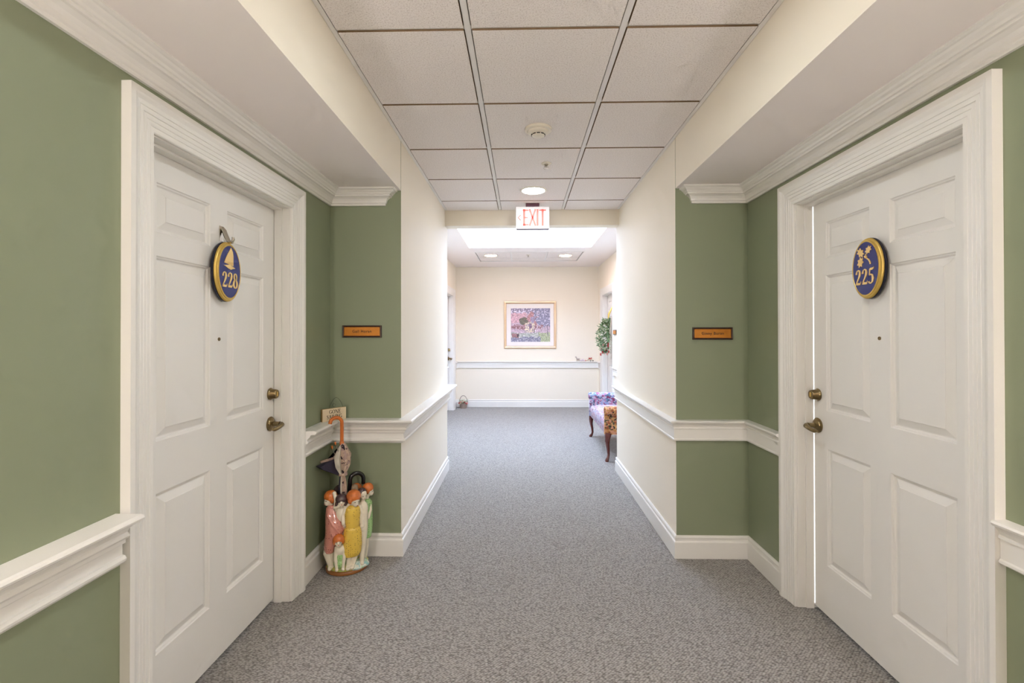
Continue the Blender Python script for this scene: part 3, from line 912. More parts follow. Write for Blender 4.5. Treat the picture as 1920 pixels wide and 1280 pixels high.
# ------------------------------------------------------------------ framed print on the back wall
PX0, PX1, PZ0, PZ1 = -0.331, 0.633, 1.082, 1.952
t = thing('framed_picture', ((PX0 + PX1) / 2, YB, PZ0), 'champagne-framed print of a pink cottage garden on the back wall', 'picture')
F = frame_map(((PX0 + PX1) / 2, YB, (PZ0 + PZ1) / 2), (1, 0, 0), (0, -1, 0))
w, h = (PX1 - PX0) / 2, (PZ1 - PZ0) / 2
FP = [(0, 0), (0, 0.022), (0.006, 0.029), (0.020, 0.031), (0.034, 0.026), (0.042, 0.018), (0.046, 0.018), (0.046, 0.0)]
corners = [(-w, -h), (w, -h), (w, h), (-w, h)]
ins = lambda k, i: (corners[k][0] + (i if corners[k][0] < 0 else -i), corners[k][1] + (i if corners[k][1] < 0 else -i))
for k in range(4):
    q = (k + 1) % 4
    under(MB().rings([[F(*ins(k, a), b) for a, b in FP], [F(*ins(q, a), b) for a, b in FP]]).build('frame_side', M['champagne']), t)
under(MB().rings([[F(*ins(k, 0.0465), 0.002) for k in range(4)], [F(*ins(k, 0.0465), 0.012) for k in range(4)]]).build('mount', M['mount']), t)
NX, NZ = 156, 134
ix0, ix1, iz0, iz1 = -0.203, 0.520, 1.206, 1.823
vs, fs = [], []
for j in range(NZ + 1):
    for i in range(NX + 1):
        vs.append((ix0 + (ix1 - ix0) * i / NX, YB - 0.0128, iz0 + (iz1 - iz0) * j / NZ))
for j in range(NZ):
    for i in range(NX):
        a = j * (NX + 1) + i
        fs.append([a, a + 1, a + NX + 2, a + NX + 1])
pr = MB().add(vs, fs).build('print', M['painting'], recalc=False)
attr = pr.data.color_attributes.new('print', 'FLOAT_COLOR', 'CORNER')
rnd = random.Random(3)
def paint(u, v):
    """an invented garden scene: pink cottage, dark bush, blue-violet trees, pale lawn"""
    n1 = noise.noise(Vector((u * 9, v * 9, 1.3)))
    n2 = noise.noise(Vector((u * 26, v * 26, 4.1)))
    n3 = noise.noise(Vector((u * 50, v * 50, 7.7)))
    u += 0.030 * noise.noise(Vector((u * 14, v * 14, 9.1))) + 0.012 * n2
    v += 0.030 * noise.noise(Vector((u * 14, v * 14, 2.6))) + 0.012 * n3
    c = (196, 170, 186)
    if v > 0.86 + 0.05 * n1:
        c = (150, 136, 160) if n2 < 0.15 else (214, 206, 224)
    roof = 0.93 - abs(u - 0.53) * 1.5
    if 0.38 < u < 0.70 and 0.45 < v < roof:
        c = (178, 124, 126)
    if u < 0.38 and 0.56 < v < 0.86:
        c = (206, 160, 172)
    if 0.50 < u < 0.60 and 0.57 < v < 0.74:
        c = (156, 140, 170)
    if u > 0.66 - 0.12 * n1 and v > 0.42 + 0.1 * n1:
        c = (134, 130, 158) if n2 < 0.2 else (186, 180, 200)
    if (u - 0.32) ** 2 * 1.1 + (v - 0.62) ** 2 < 0.0135 * (1 + 0.5 * n1):
        c = (112, 104, 84) if n2 < 0.1 else (78, 70, 66)
    if v < 0.50 + 0.05 * n1 and u < 0.36 and v > 0.38:
        c = (140, 92, 98) if n2 < 0.1 else (176, 140, 150)
    if 0.36 < u < 0.60 and 0.28 < v < 0.58 + 0.04 * n1:
        c = (214, 196, 170) if n2 > -0.1 else (176, 160, 176)
    if 0.46 < u < 0.54 and 0.38 < v < 0.54:
        c = (120, 92, 120)
    if 0.60 < u < 0.82 and 0.38 < v < 0.50:
        c = (146, 96, 100) if n2 < 0.0 else (186, 164, 176)
    if 0.58 < u < 0.63 and 0.27 < v < 0.38:
        c = (60, 54, 66) if u < 0.605 else (232, 226, 228)
    if v < 0.28 + 0.04 * n1:
        c = (172, 176, 166) if n2 < 0.25 else (190, 188, 190)
        if u > 0.7:
            c = (170, 178, 140)
        if v < 0.14 + 0.05 * n1 and u < 0.75:
            c = (128, 126, 150) if n2 < 0.2 else (168, 166, 178)
    if v < 0.24 and 0.03 < u < 0.2 and v > 0.13:
        c = (150, 104, 104)
    if (u - 0.18) ** 2 + (v - 0.19) ** 2 < 0.0012:
        c = (56, 40, 52)
    if 0.93 < u < 0.95 and 0.16 < v < 0.55:
        c = (104, 92, 112)
    k = 1 + 0.26 * n3 + 0.12 * n2 + 0.06 * (rnd.random() - 0.5)
    return tuple(min(255, max(0, (0.86 * x + 0.14 * 165) * k + 6 * n2)) for x in c)
k = 0
cd = []
for j in range(NZ):
    for i in range(NX):
        c = srgb(*paint((i + .5) / NX, (j + .5) / NZ))
        cd += list(c) * 4
attr.data.foreach_set('color', cd)
under(pr, t)

# ------------------------------------------------------------------ GONE SAILING board on the chair rail
bx = (-1.131, 2.846)
ang = math.radians(50)
sd = Vector((math.cos(ang), math.sin(ang), 0))
nd_ = Vector((math.sin(ang), -math.cos(ang), 0))
t = thing('wooden_sign', (bx[0], bx[1], 0.8525), 'small cream wooden sign reading GONE SAILING on the chair rail', 'sign')
F = frame_map((bx[0], bx[1], 0.8525), sd, nd_)
def slab_in(F, a0, a1, b0, b1, c0, c1):
    return MB().rings([[F(a0, b0, c0), F(a1, b0, c0), F(a1, b1, c0), F(a0, b1, c0)], [F(a0, b0, c1), F(a1, b0, c1), F(a1, b1, c1), F(a0, b1, c1)]])
under(slab_in(F, -0.076, 0.076, 0.0, 0.075, -0.017, 0.0).build('board', M['boardedge'], bevel=0.002), t)
under(slab_in(F, -0.0755, 0.0755, 0.0005, 0.0745, 0.0001, 0.0010).build('painted_face', M['board']), t)
for txt, y_, cx_ in (('GONE', 0.044, 0.004), ('SAILING', 0.014, 0.0)):
    for mb in word(txt, F, 0.0235, cx_, y_, 0.0011, 0.0016, 0.86 if txt == 'SAILING' else 0.92):
        under(mb.build('letter', M['ink']), t)
wl = [F(-0.030 + 0.090 * k / 14, 0.074 + 0.062 * math.sin(math.pi * k / 14) ** 0.8, -0.008) for k in range(15)]
under(MB().tube(wl, 0.0009, 6).build('hanging_wire', M['wire']), t)
under(MB().tube([F(0.002 + 0.010 * math.cos(a_), 0.092 + 0.010 * math.sin(a_), -0.008) for a_ in [k * 0.55 for k in range(13)]], 0.0008, 5).build('wire_curl', M['wire']), t)

# ------------------------------------------------------------------ ceramic umbrella stand with children
UC = Vector((-1.034, 2.795, 0.0))
vd = Vector((UC.x, UC.y, 0)).normalized()
ur = Vector((vd.y, -vd.x, 0))
def U(a, b, z):
    """a to the right, b towards the corridor, z up, about the stand's axis"""
    p = UC + ur * a - vd * b
    return (p.x, p.y, z)
stand = thing('umbrella_stand', UC, 'glazed ceramic umbrella stand shaped as a ring of children', 'umbrella stand')
n = 40
def ell(a, b, z, wob=0.0, ph=0.0):
    return [U(a * math.cos(q) * (1 + wob * math.sin(5 * q + ph)), b * math.sin(q) * (1 + wob * math.sin(5 * q + ph)), z) for q in [2 * math.pi * k / n for k in range(n)]]
under(MB().rings([ell(.112, .108, .001), ell(.119, .115, .004), ell(.120, .116, .018), ell(.114, .110, .024)]).build('base_rim', M['brownglaze'], smooth=60), stand)
under(MB().rings([ell(.113, .109, .0242), ell(.116, .111, .034, .04, 1), ell(.104, .098, .050, .06, 2), ell(.07, .066, .064, .06, 2.5), ell(.02, .02, .070)]).build('rock', M['rock'], smooth=60), stand)
wt = [U(0.03 + 0.086 * math.cos(q), 0.028 + 0.070 * math.sin(q), 0) for q in [2 * math.pi * k / n for k in range(n)]]
def blob(ca, cb, ra, rb, z):
    return [U(ca + ra * math.cos(q) * (1 + .05 * math.sin(6 * q)), cb + rb * math.sin(q) * (1 + .05 * math.sin(6 * q)), z) for q in [2 * math.pi * k / n for k in range(n)]]
under(MB().rings([blob(.040, .040, .080, .070, .0245), blob(.040, .040, .083, .074, .034), blob(.040, .038, .072, .062, .048), blob(.038, .03, .04, .035, .060)]).build('water', M['water'], smooth=60), stand)
# the hollow pot behind the children
po = [(.070, .066), (.072, .12), (.074, .25), (.076, .36), (.078, .392), (.076, .398), (.070, .392), (.068, .30), (.066, .08), (.0, .078)]
under(MB().lathe(po, UC, n=32, cap=False).build('pot', M['ceramic'], smooth=60), stand)

def fused(name, shapes, m, voxel=0.0042, smooth_it=6):
    """many overlapping shapes fused into one continuous skin"""
    mb = MB()
    for s in shapes:
        if s[0] == 'loft':
            mb.rings([[U(a + ra * math.cos(q), b + rb * math.sin(q), z) for q in [2 * math.pi * j / 24 for j in range(24)]] for a, b, z, ra, rb in s[1]])
        elif s[0] == 'ball':
            mb.ball(s[1], s[2], 14, 10, rot=s[3] if len(s) > 3 else None)
        else:
            pts, rr = s[1], s[2]
            mb.tube(pts, rr, 10)
            mb.ball(pts[0], rr[0] if isinstance(rr, (list, tuple)) else rr, 10, 6)
            mb.ball(pts[-1], rr[-1] if isinstance(rr, (list, tuple)) else rr, 10, 6)
    o = mb.build(name, m)
    r = o.modifiers.new('fuse', 'REMESH')
    r.mode = 'VOXEL'
    r.voxel_size = voxel
    r.use_smooth_shade = True
    if smooth_it:
        s_ = o.modifiers.new('soft', 'SMOOTH')
        s_.factor = 0.5
        s_.iterations = smooth_it
    return o

LOCAL = Matrix((ur, -vd, Vector((0, 0, 1)))).transposed()       # columns: right, towards viewer, up
def figure(name, label, head, hr, face, body, dress, dress_mat, hair, hair_mat):
    """head centre, head radius, face direction (a, b, z); body shapes; dress shapes; hair shapes"""
    fd = Vector(face).normalized()
    H = Vector(head)
    shp = [('ball', U(*H), (hr * 0.88, hr * 0.92, hr * 1.05), LOCAL)]
    nose = H + fd * hr * 0.95 + Vector((0, 0, -0.1 * hr))
    shp.append(('ball', U(*nose), hr * 0.16))
    shp.append(('ball', U(*(H + fd * hr * 0.45 + Vector((0, 0, -0.55 * hr)))), hr * 0.5))
    fig = under(fused(name, shp + body, M['ceramic'], 0.0034, 4), stand)
    if label:
        fig['label'] = label
    def sub(o):
        o.parent = fig
    if dress:
        sub(fused('dress', dress, dress_mat, 0.004, 5))
    sub(fused('hair', hair, hair_mat, 0.0036, 2))
    side = Vector((fd.y, -fd.x, 0)).normalized()
    for sg in (-1, 1):
        p = H + fd * hr * 0.86 + side * sg * hr * 0.36 + Vector((0, 0, 0.10 * hr))
        sub(MB().ball(U(*p), (hr * 0.14, hr * 0.12, hr * 0.06), 8, 6, rot=LOCAL).build('eye', M['eye'], smooth=True))
    p = H + fd * hr * 0.90 + Vector((0, 0, -0.48 * hr))
    sub(MB().ball(U(*p), (hr * 0.17, hr * 0.12, hr * 0.07), 8, 6, rot=LOCAL).build('mouth', M['lips'], smooth=True))
    return fig

def cap_hair(h, r, face, drop=0.0, thick=1.10):
    """bobbed hair: a cap set back from the face"""
    fd = Vector(face).normalized()
    H = Vector(h)
    c = H - fd * r * 0.26 + Vector((0, 0, 0.22 * r))
    out = [('ball', U(*c), (r * thick, r * thick, r * 1.02), LOCAL)]
    sdv = Vector((fd.y, -fd.x, 0))
    for sg in (-1, 1):
        out.append(('ball', U(*(H - fd * r * 0.15 + sdv * sg * r * 0.72 + Vector((0, 0, -0.15 * r - drop)))), (r * 0.42, r * 0.5, r * 0.62), LOCAL))
    return out

def T_(pts, rr):
    return ('tube', [U(*p) for p in pts], rr)
def B_(c, r):
    return ('ball', U(*c), r, LOCAL)

# front girl in yellow, looking down to the right
hA, fA = (0.040, 0.084, 0.424), (0.45, 0.75, -0.55)
figure('child_figure', 'girl in a yellow dotted dress', hA, 0.034, fA,
       [T_([(.036, .078, .40), (.032, .072, .375)], .014), B_((.030, .072, .34), (.040, .026, .045)),
        T_([(-.006, .070, .372), (-.024, .074, .335), (-.020, .090, .290)], [.014, .012, .011]),
        T_([(.068, .068, .372), (.084, .070, .325), (.082, .080, .270)], [.014, .012, .011]), B_((.081, .082, .262), .013),
        T_([(.020, .078, .30), (.014, .080, .14), (.008, .090, .08), (.004, .094, .045)], [.024, .020, .015, .012]), B_((.002, .104, .040), (.014, .024, .011)),
        T_([(.036, .078, .30), (.048, .080, .14), (.042, .086, .09), (.030, .094, .050)], [.024, .020, .015, .012]), B_((.026, .104, .044), (.014, .024, .011))],
       [('loft', [(.032, .074, .388, .020, .018), (.031, .075, .372, .040, .030), (.030, .076, .34, .044, .034), (.029, .077, .30, .042, .033), (.029, .078, .272, .040, .032), (.029, .078, .264, .037, .030),
                  (.029, .079, .256, .046, .036), (.029, .081, .215, .052, .040), (.027, .083, .165, .056, .042), (.024, .085, .125, .054, .040), (.020, .085, .102, .047, .034)])],
       M['dress_yellow'], cap_hair(hA, 0.038, fA), M['hair_red'])
# dark-haired child beside her, bare shouldered, facing out
hB, fB = (-0.032, 0.082, 0.420), (0.05, 1, -0.1)
figure('child_figure', 'bare-shouldered child with dark hair', hB, 0.028, fB,
       [T_([(-.032, .070, .40), (-.034, .064, .372)], .012), B_((-.034, .060, .335), (.033, .024, .050)), B_((-.030, .056, .27), (.030, .022, .05)),
        T_([(-.060, .062, .365), (-.066, .078, .385), (-.046, .092, .392)], [.012, .011, .010]),
        T_([(-.010, .066, .362), (-.006, .074, .32), (-.012, .078, .275)], [.012, .011, .010]),
        T_([(-.03, .054, .24), (-.03, .056, .15), (-.03, .06, .06)], [.024, .016, .012])],
       None, None, cap_hair(hB, 0.031, fB, 0.012), M['hair_dark'])
# left girl in pink, seen from her side, arm raised
hC, fC = (-0.098, 0.030, 0.424), (-0.75, 0.45, -0.35)
figure('child_figure', 'girl in a pink dotted dress with raised arm', hC, 0.032, fC,
       [T_([(-.092, .030, .398), (-.086, .034, .372)], .013), B_((-.080, .036, .335), (.036, .034, .045)),
        T_([(-.066, .048, .372), (-.058, .064, .398), (-.062, .068, .435), (-.070, .060, .455)], [.015, .014, .012, .010]), B_((-.070, .058, .46), .012),
        T_([(-.080, .040, .32), (-.100, .044, .16), (-.112, .052, .12), (-.098, .062, .075), (-.092, .064, .045)], [.026, .024, .020, .015, .011]), B_((-.094, .074, .040), (.013, .024, .010)),
        T_([(-.078, .044, .30), (-.080, .050, .15), (-.080, .060, .10), (-.074, .066, .045)], [.024, .020, .015, .012])],
       [('loft', [(-.084, .036, .388, .020, .018), (-.082, .037, .372, .034, .030), (-.077, .042, .335, .042, .038), (-.070, .048, .295, .050, .044), (-.064, .054, .255, .055, .046), (-.072, .054, .215, .050, .044),
                  (-.086, .052, .175, .040, .038), (-.093, .050, .145, .034, .033), (-.095, .049, .122, .028, .028)]), T_([(-.106, .070, .34), (-.075, .092, .29), (-.04, .102, .245)], [.006, .008, .006]),
        T_([(-.112, .066, .27), (-.08, .096, .235), (-.05, .098, .205)], [.006, .007, .006])],
       M['dress_pink'], cap_hair(hC, 0.035, fC), M['hair_red'])
# right child with a dark bun in white
hD, fD = (0.088, 0.056, 0.436), (0.35, 0.85, -0.4)
figure('child_figure', 'child in plain white with a dark bun', hD, 0.025, fD,
       [T_([(.088, .054, .414), (.088, .052, .392)], .012), B_((.088, .050, .35), (.030, .026, .046)),
        T_([(.088, .052, .33), (.088, .056, .24), (.084, .060, .15), (.082, .064, .055)], [.029, .028, .022, .014]),
        T_([(.066, .058, .372), (.072, .074, .32), (.084, .080, .24)], [.012, .011, .010]), B_((.080, .078, .045), (.014, .022, .010))],
       None, None, [B_((.082, .046, .452), (.026, .026, .020)), B_((.070, .060, .446), (.017, .016, .015))], M['hair_dark'])
# far right girl in green
hE, fE = (0.124, -0.006, 0.440), (0.85, 0.3, -0.45)
figure('child_figure', 'girl in a green dotted dress', hE, 0.029, fE,
       [T_([(.118, -.006, .416), (.112, -.004, .392)], .012), B_((.106, .000, .345), (.030, .032, .048)),
        T_([(.108, .006, .18), (.106, .012, .11), (.100, .018, .05)], [.020, .016, .011]), T_([(.126, .012, .37), (.130, .026, .33), (.118, .040, .29)], [.012, .011, .010])],
       [('loft', [(.110, .000, .390, .018, .018), (.110, .002, .372, .032, .032), (.109, .003, .33, .036, .036), (.109, .004, .27, .038, .038), (.108, .006, .21, .036, .037), (.107, .008, .165, .030, .032)])],
       M['dress_green'], cap_hair(hE, 0.031, fE), M['hair_red'])
# two children on the far side of the ring
for hx, hm, dm, aa in ((-0.045, 'hair_dark', 'dress_green', -0.085), (0.055, 'hair_red', 'dress_yellow', -0.088)):
    hh, ff = (hx, aa, 0.425), (hx, -1, -0.2)
    figure('child_figure', None, hh, 0.029, ff,
           [T_([(hx, aa, .40), (hx, aa + .006, .37)], .012), B_((hx, aa + .008, .34), (.033, .026, .046)), T_([(hx, aa + .006, .33), (hx, aa, .16), (hx, aa, .05)], [.024, .022, .013])],
           [B_((hx, aa + .008, .34), (.036, .028, .044)), T_([(hx, aa + .006, .30), (hx, aa + .004, .14)], [.036, .044])], M[dm], cap_hair(hh, 0.031, ff), M[hm])
# small crouching child in front
hF, fF = (-0.046, 0.112, 0.205), (0.0, 1, -0.12)
figure('child_figure', 'small crouching child with orange hair', hF, 0.027, fF,
       [T_([(-.042, .108, .180), (-.038, .098, .162)], .013), B_((-.036, .090, .145), (.036, .028, .038)),
        T_([(-.058, .094, .160), (-.062, .106, .105), (-.056, .112, .052)], [.012, .011, .009]), B_((-.056, .114, .045), .011),
        T_([(-.012, .094, .160), (-.016, .108, .105), (-.022, .114, .052)], [.012, .011, .009]), B_((-.022, .116, .045), .011)],
       [B_((-.038, .086, .11), (.034, .030, .045)), B_((-.040, .088, .07), (.036, .030, .03))],
       M['dress_green'], cap_hair(hF, 0.029, fF), M['hair_red'])

# ------------------------------------------------------------------ umbrellas in the stand
def crook(a, b, z0, ztop, r, end_drop, d_a, rad):
    """straight shaft rising to a hook bent towards d_a (a unit direction in (a, b))"""
    pts = [U(a, b, z0 + (ztop - r - z0) * k / 5) for k in range(6)]
    for k in range(1, 15):
        q = math.pi * k / 14
        o = r - r * math.cos(q)
        pts.append(U(a + d_a[0] * o, b + d_a[1] * o, ztop - r + r * math.sin(q)))
    pts.append(U(a + d_a[0] * 2 * r, b + d_a[1] * 2 * r, ztop - r - end_drop))
    return pts

um = thing('umbrella', U(-0.02, 0.01, 0.09), 'folded taupe and navy umbrella with orange wooden crook handle', 'umbrella', 'umbrellas in the ceramic stand')
ha, hb = -0.030, -0.006
under(MB().tube(crook(ha, hb, 0.735, 0.884, 0.033, 0.016, (-0.98, 0.2), 0.011), 0.0105, 14).build('handle', M['orangewood'], smooth=True), um)
under(MB().lathe([(0.0125, 0), (0.0125, 0.016), (0.0108, 0.018)], U(ha, hb, 0.722), n=16).build('collar', M['orangewood'], smooth=True), um)
under(MB().tube([U(ha, hb, 0.742), U(ha + .004, hb, 0.60), U(ha + .012, hb - .004, 0.085)], 0.0045, 8).build('shaft', M['orangewood'], smooth=True), um)
# eight folded gores around the shaft, loose above the strap and gathered below it
gm = ['navycloth', 'umbrella_print', 'umbrella_print', 'umbrella_print', 'whitecloth', 'navycloth', 'umbrella_print', 'navycloth']
for g in range(8):
    th = math.radians(-62 + g * 45)
    flare = 1.0 + 1.9 * max(0, math.cos(th - math.radians(180))) ** 2
    rows_ = []
    for k in range(11):
        q = k / 10
        z = 0.728 - 0.625 * q
        if z > 0.545:
            r = (0.016 + 0.040 * math.sin(min(1, (0.735 - z) / 0.13) * math.pi * 0.62)) * (1 if z < 0.60 else flare)
            r = max(r * (1 - 0.72 * max(0, (0.62 - z) / 0.075)) if z < 0.62 else r, 0.012)
        else:
            r = 0.015 + 0.009 * min(1, (0.545 - z) / 0.07) - 0.014 * max(0, (0.44 - z) / 0.3)
        zt = z - 0.05 * (flare - 1) * max(0, (z - 0.60)) / 0.12
        cx = ha + 0.012 * q
        sw = 0.5
        A0 = (cx + 0.004 * math.cos(th - .6), hb + 0.004 * math.sin(th - .6))
        A1 = (cx + r * math.cos(th - sw * .55), hb + r * math.sin(th - sw * .55))
        A2 = (cx + r * 1.06 * math.cos(th + sw * .1), hb + r * 1.06 * math.sin(th + sw * .1))
        A3 = (cx + r * 0.72 * math.cos(th + sw * 1.2), hb + r * 0.72 * math.sin(th + sw * 1.2))
        A4 = (cx + 0.004 * math.cos(th + .6), hb + 0.004 * math.sin(th + .6))
        rows_.append([U(A0[0], A0[1], z), U(A1[0], A1[1], zt), U(A2[0], A2[1], zt - 0.002), U(A3[0], A3[1], zt + 0.003), U(A4[0], A4[1], z)])
    under(MB().rings(rows_).build('canopy_gore', M[gm[g]], smooth=50), um)
sr = [U(ha + 0.006 + 0.024 * math.cos(q), hb + 0.024 * math.sin(q), 0.538 + 0.004 * math.sin(q)) for q in [2 * math.pi * k / 20 for k in range(20)]]
sr2 = [(x, y, z + 0.020) for x, y, z in sr]
sr3 = [U(ha + 0.006 + 0.027 * math.cos(q), hb + 0.027 * math.sin(q), 0.548) for q in [2 * math.pi * k / 20 for k in range(20)]]
under(MB().rings([sr, sr3, sr2], cap=False).build('strap', M['umbrella_print'], smooth=60), um)
for k, (a, b, z) in enumerate(((-0.064, 0.030, 0.742), (-0.082, 0.020, 0.718))):
    rb = under(MB().tube([U(a + 0.022, b - .006, z - 0.075), U(a + 0.008, b, z - 0.03), U(a, b, z - 0.008)], 0.0022, 6).build('rib_end', M['chrome'], smooth=True), um)
    tip = MB().tube([U(a, b, z - 0.010), U(a - 0.002, b, z + 0.006)], [0.0045, 0.0055], 8).build('rib_tip', M['orangewood'], smooth=True)
    tip.parent = rb

um2 = thing('umbrella', U(0.05, -0.02, 0.09), 'black umbrella whose dark crook handle arches behind the figures', 'umbrella', 'umbrellas in the ceramic stand')
under(MB().tube(crook(0.016, -0.034, 0.32, 0.536, 0.040, 0.03, (0.96, -0.2), 0.013), 0.0125, 14).build('handle', M['black'], smooth=True), um2)
under(MB().lathe([(0.010, 0.085), (0.016, 0.16), (0.018, 0.28), (0.017, 0.33), (0.0126, 0.36)], U(0.016, -0.036, 0), n=16).build('canopy', M['navycloth'], smooth=True), um2)
um3 = thing('umbrella', U(0.055, -0.03, 0.09), 'rolled taupe umbrella tucked under the black crook handle', 'umbrella', 'umbrellas in the ceramic stand')
under(MB().lathe([(0.010, 0.09), (0.018, 0.2), (0.020, 0.36), (0.021, 0.46), (0.017, 0.478), (0.006, 0.485)], U(0.042, 0.012, 0), n=12).build('canopy', M['beigecloth'], smooth=30), um3)
under(MB().lathe([(0.0215, 0.43), (0.0225, 0.44), (0.0215, 0.45)], U(0.042, 0.012, 0), n=12, cap=False).build('strap', M['whitecloth'], smooth=30), um3)

# ------------------------------------------------------------------ upholstered bench in the lobby
BX0, BX1, BY0, BY1 = 0.895, 1.33, 5.08, 6.34
bench = thing('bench', ((BX0 + BX1) / 2, (BY0 + BY1) / 2, 0), 'floral upholstered bench with rolled arms and cabriole legs', 'bench')
mb = MB()
rs = []
for k in range(13):
    y = BY0 + 0.06 + (BY1 - BY0 - 0.12) * k / 12
    hgt = 0.425 + 0.018 * math.sin(math.pi * k / 12)
    rs.append([(BX0, y, 0.285), (BX0 - 0.006, y, 0.34), (BX0 - 0.002, y, 0.395), (BX0 + 0.02, y, hgt - 0.008), (BX0 + 0.12, y, hgt + 0.006), (BX1 - 0.12, y, hgt + 0.006), (BX1 - 0.02, y, hgt - 0.008), (BX1, y, 0.395), (BX1, y, 0.285)])
under(mb.rings(rs).build('seat', M['floral_pale'], smooth=50), bench)
def arm_profile(y, sg):
    """section across the arm: upright panel ending in an outward scroll"""
    p = [(y - sg * 0.03, 0.285), (y - sg * 0.032, 0.40), (y - sg * 0.028, 0.49)]
    for k in range(9):
        q = math.radians(170 - k * 38)
        p.append((y + sg * 0.018 + sg * 0.046 * -math.cos(math.radians(170 - k * 38)) * -1, 0.545 + 0.046 * math.sin(q)))
    return p
for sg, yy, m in ((1, BY1 - 0.05, 'floral'), (-1, BY0 + 0.05, 'floral_warm')):
    out = [(yy - sg * 0.03, 0.285), (yy - sg * 0.034, 0.42), (yy - sg * 0.030, 0.52)]
    for k in range(10):
        q = math.radians(165 - k * 30)
        out.append((yy + sg * (0.016 + 0.048 * math.cos(q)), 0.542 + 0.048 * math.sin(q)))
    out += [(yy + sg * 0.012, 0.46), (yy + sg * 0.016, 0.285)]
    vs, fs = prism(out, BX0 - 0.012, BX1, 'X')
    under(MB().add(vs, fs).build('arm', M[m], bevel=0.004, smooth=50), bench)
    vs, fs = prism([(yy + sg * (0.016 + 0.034 * math.cos(q)), 0.542 + 0.034 * math.sin(q)) for q in [2 * math.pi * k / 20 for k in range(20)]], BX0 - 0.018, BX0 - 0.0121, 'X')
    under(MB().add(vs, fs).build('scroll_button', M[m], bevel=0.002), bench)
def cabriole(x, y, sx_, sy_):
    pts, rr = [], []
    for z, o, r in ((0.30, 0.0, 0.036), (0.27, 0.006, 0.034), (0.23, 0.012, 0.028), (0.18, 0.010, 0.021), (0.12, 0.0, 0.016), (0.07, -0.004, 0.0135), (0.04, 0.002, 0.014), (0.022, 0.012, 0.019), (0.010, 0.018, 0.021), (0.001, 0.018, 0.018)):
        pts.append((x + sx_ * o, y + sy_ * o, z))
        rr.append(r)
    return MB().tube(pts, rr, 12).build('leg', M['mahogany'], smooth=60)
for x, sx_ in ((BX0 + 0.028, -1), (BX1 - 0.03, 1)):
    for y, sy_ in ((BY0 + 0.045, -1), (BY1 - 0.045, 1)):
        under(cabriole(x, y, sx_, sy_), bench)

# ------------------------------------------------------------------ wreath on the far right door
wr = thing('door_wreath', (XBR + 0.079, 7.875, 1.0), 'green leafy swag with red flowers on the far right door', 'wreath')
xw = XBR + 0.079
under(MB().tube([(xw - 0.004, 7.87, 1.80), (xw - 0.03, 7.87, 1.74), (xw - 0.06, 7.87, 1.68), (xw - 0.07, 7.87, 1.60)], [0.008, 0.014, 0.018, 0.010], 10).build('gold_ribbon', M['gold'], smooth=True), wr)
under(MB().tube([(xw - 0.05, 7.87, 1.62), (xw - 0.08, 7.87, 1.4), (xw - 0.07, 7.87, 1.1)], [0.02, 0.028, 0.012], 8).build('stem_bundle', M['leaf'], smooth=True), wr)
rl = random.Random(11)
for part, m, cnt in (('leaves', 'leaf', 420), ('pale_leaves', 'leaf2', 200)):
    mb = MB()
    for k in range(cnt):
        z = rl.uniform(1.05, 1.60)
        spread = 0.19 * math.sin(math.pi * min(1, max(0.12, (1.66 - z) / 0.72))) + 0.03
        q = rl.uniform(math.pi / 2, 3 * math.pi / 2)
        rad_ = spread * rl.uniform(0.35, 1.0)
        c = Vector((min(xw - 0.02, xw - 0.06 + rad_ * math.cos(q) * 0.9), 7.87 + rad_ * math.sin(q), z))
        dr = Vector((math.cos(q) * 0.7, math.sin(q), rl.uniform(-0.9, 0.8))).normalized()
        L_ = rl.uniform(0.035, 0.065)
        w_ = dr.cross(Vector((rl.uniform(-1, 1), rl.uniform(-1, 1), 1))).normalized() * L_ * 0.22
        up_ = dr.cross(w_).normalized() * 0.004
        if (c + dr * L_).x > xw - 0.005:
            dr.x = -abs(dr.x)
        mb.add([c, c + dr * L_ * .45 + w_ + up_, c + dr * L_, c + dr * L_ * .45 - w_ + up_, c + dr * L_ * .45 - up_], [[0, 1, 4], [1, 2, 4], [2, 3, 4], [3, 0, 4], [0, 3, 2, 1]])
    o = under(mb.build(part, M[m]), wr)
    o['kind'] = 'stuff'
for k in range(13):
    z = rl.uniform(1.01, 1.20)
    c = (xw - rl.uniform(0.06, 0.22), 7.87 + rl.uniform(-0.12, 0.16), z)
    r = rl.uniform(0.012, 0.022)
    mb = MB()
    for p in range(5):
        q = 2 * math.pi * p / 5
        mb.ball((c[0] - 0.3 * r, c[1] + r * .7 * math.cos(q), c[2] + r * .7 * math.sin(q)), r * 0.55, 6, 4)
    mb.ball((c[0] - .6 * r, c[1], c[2]), r * .4, 6, 4)
    under(mb.build('flower', M['red'] if k % 3 else M['pinkfl'], smooth=True), wr)

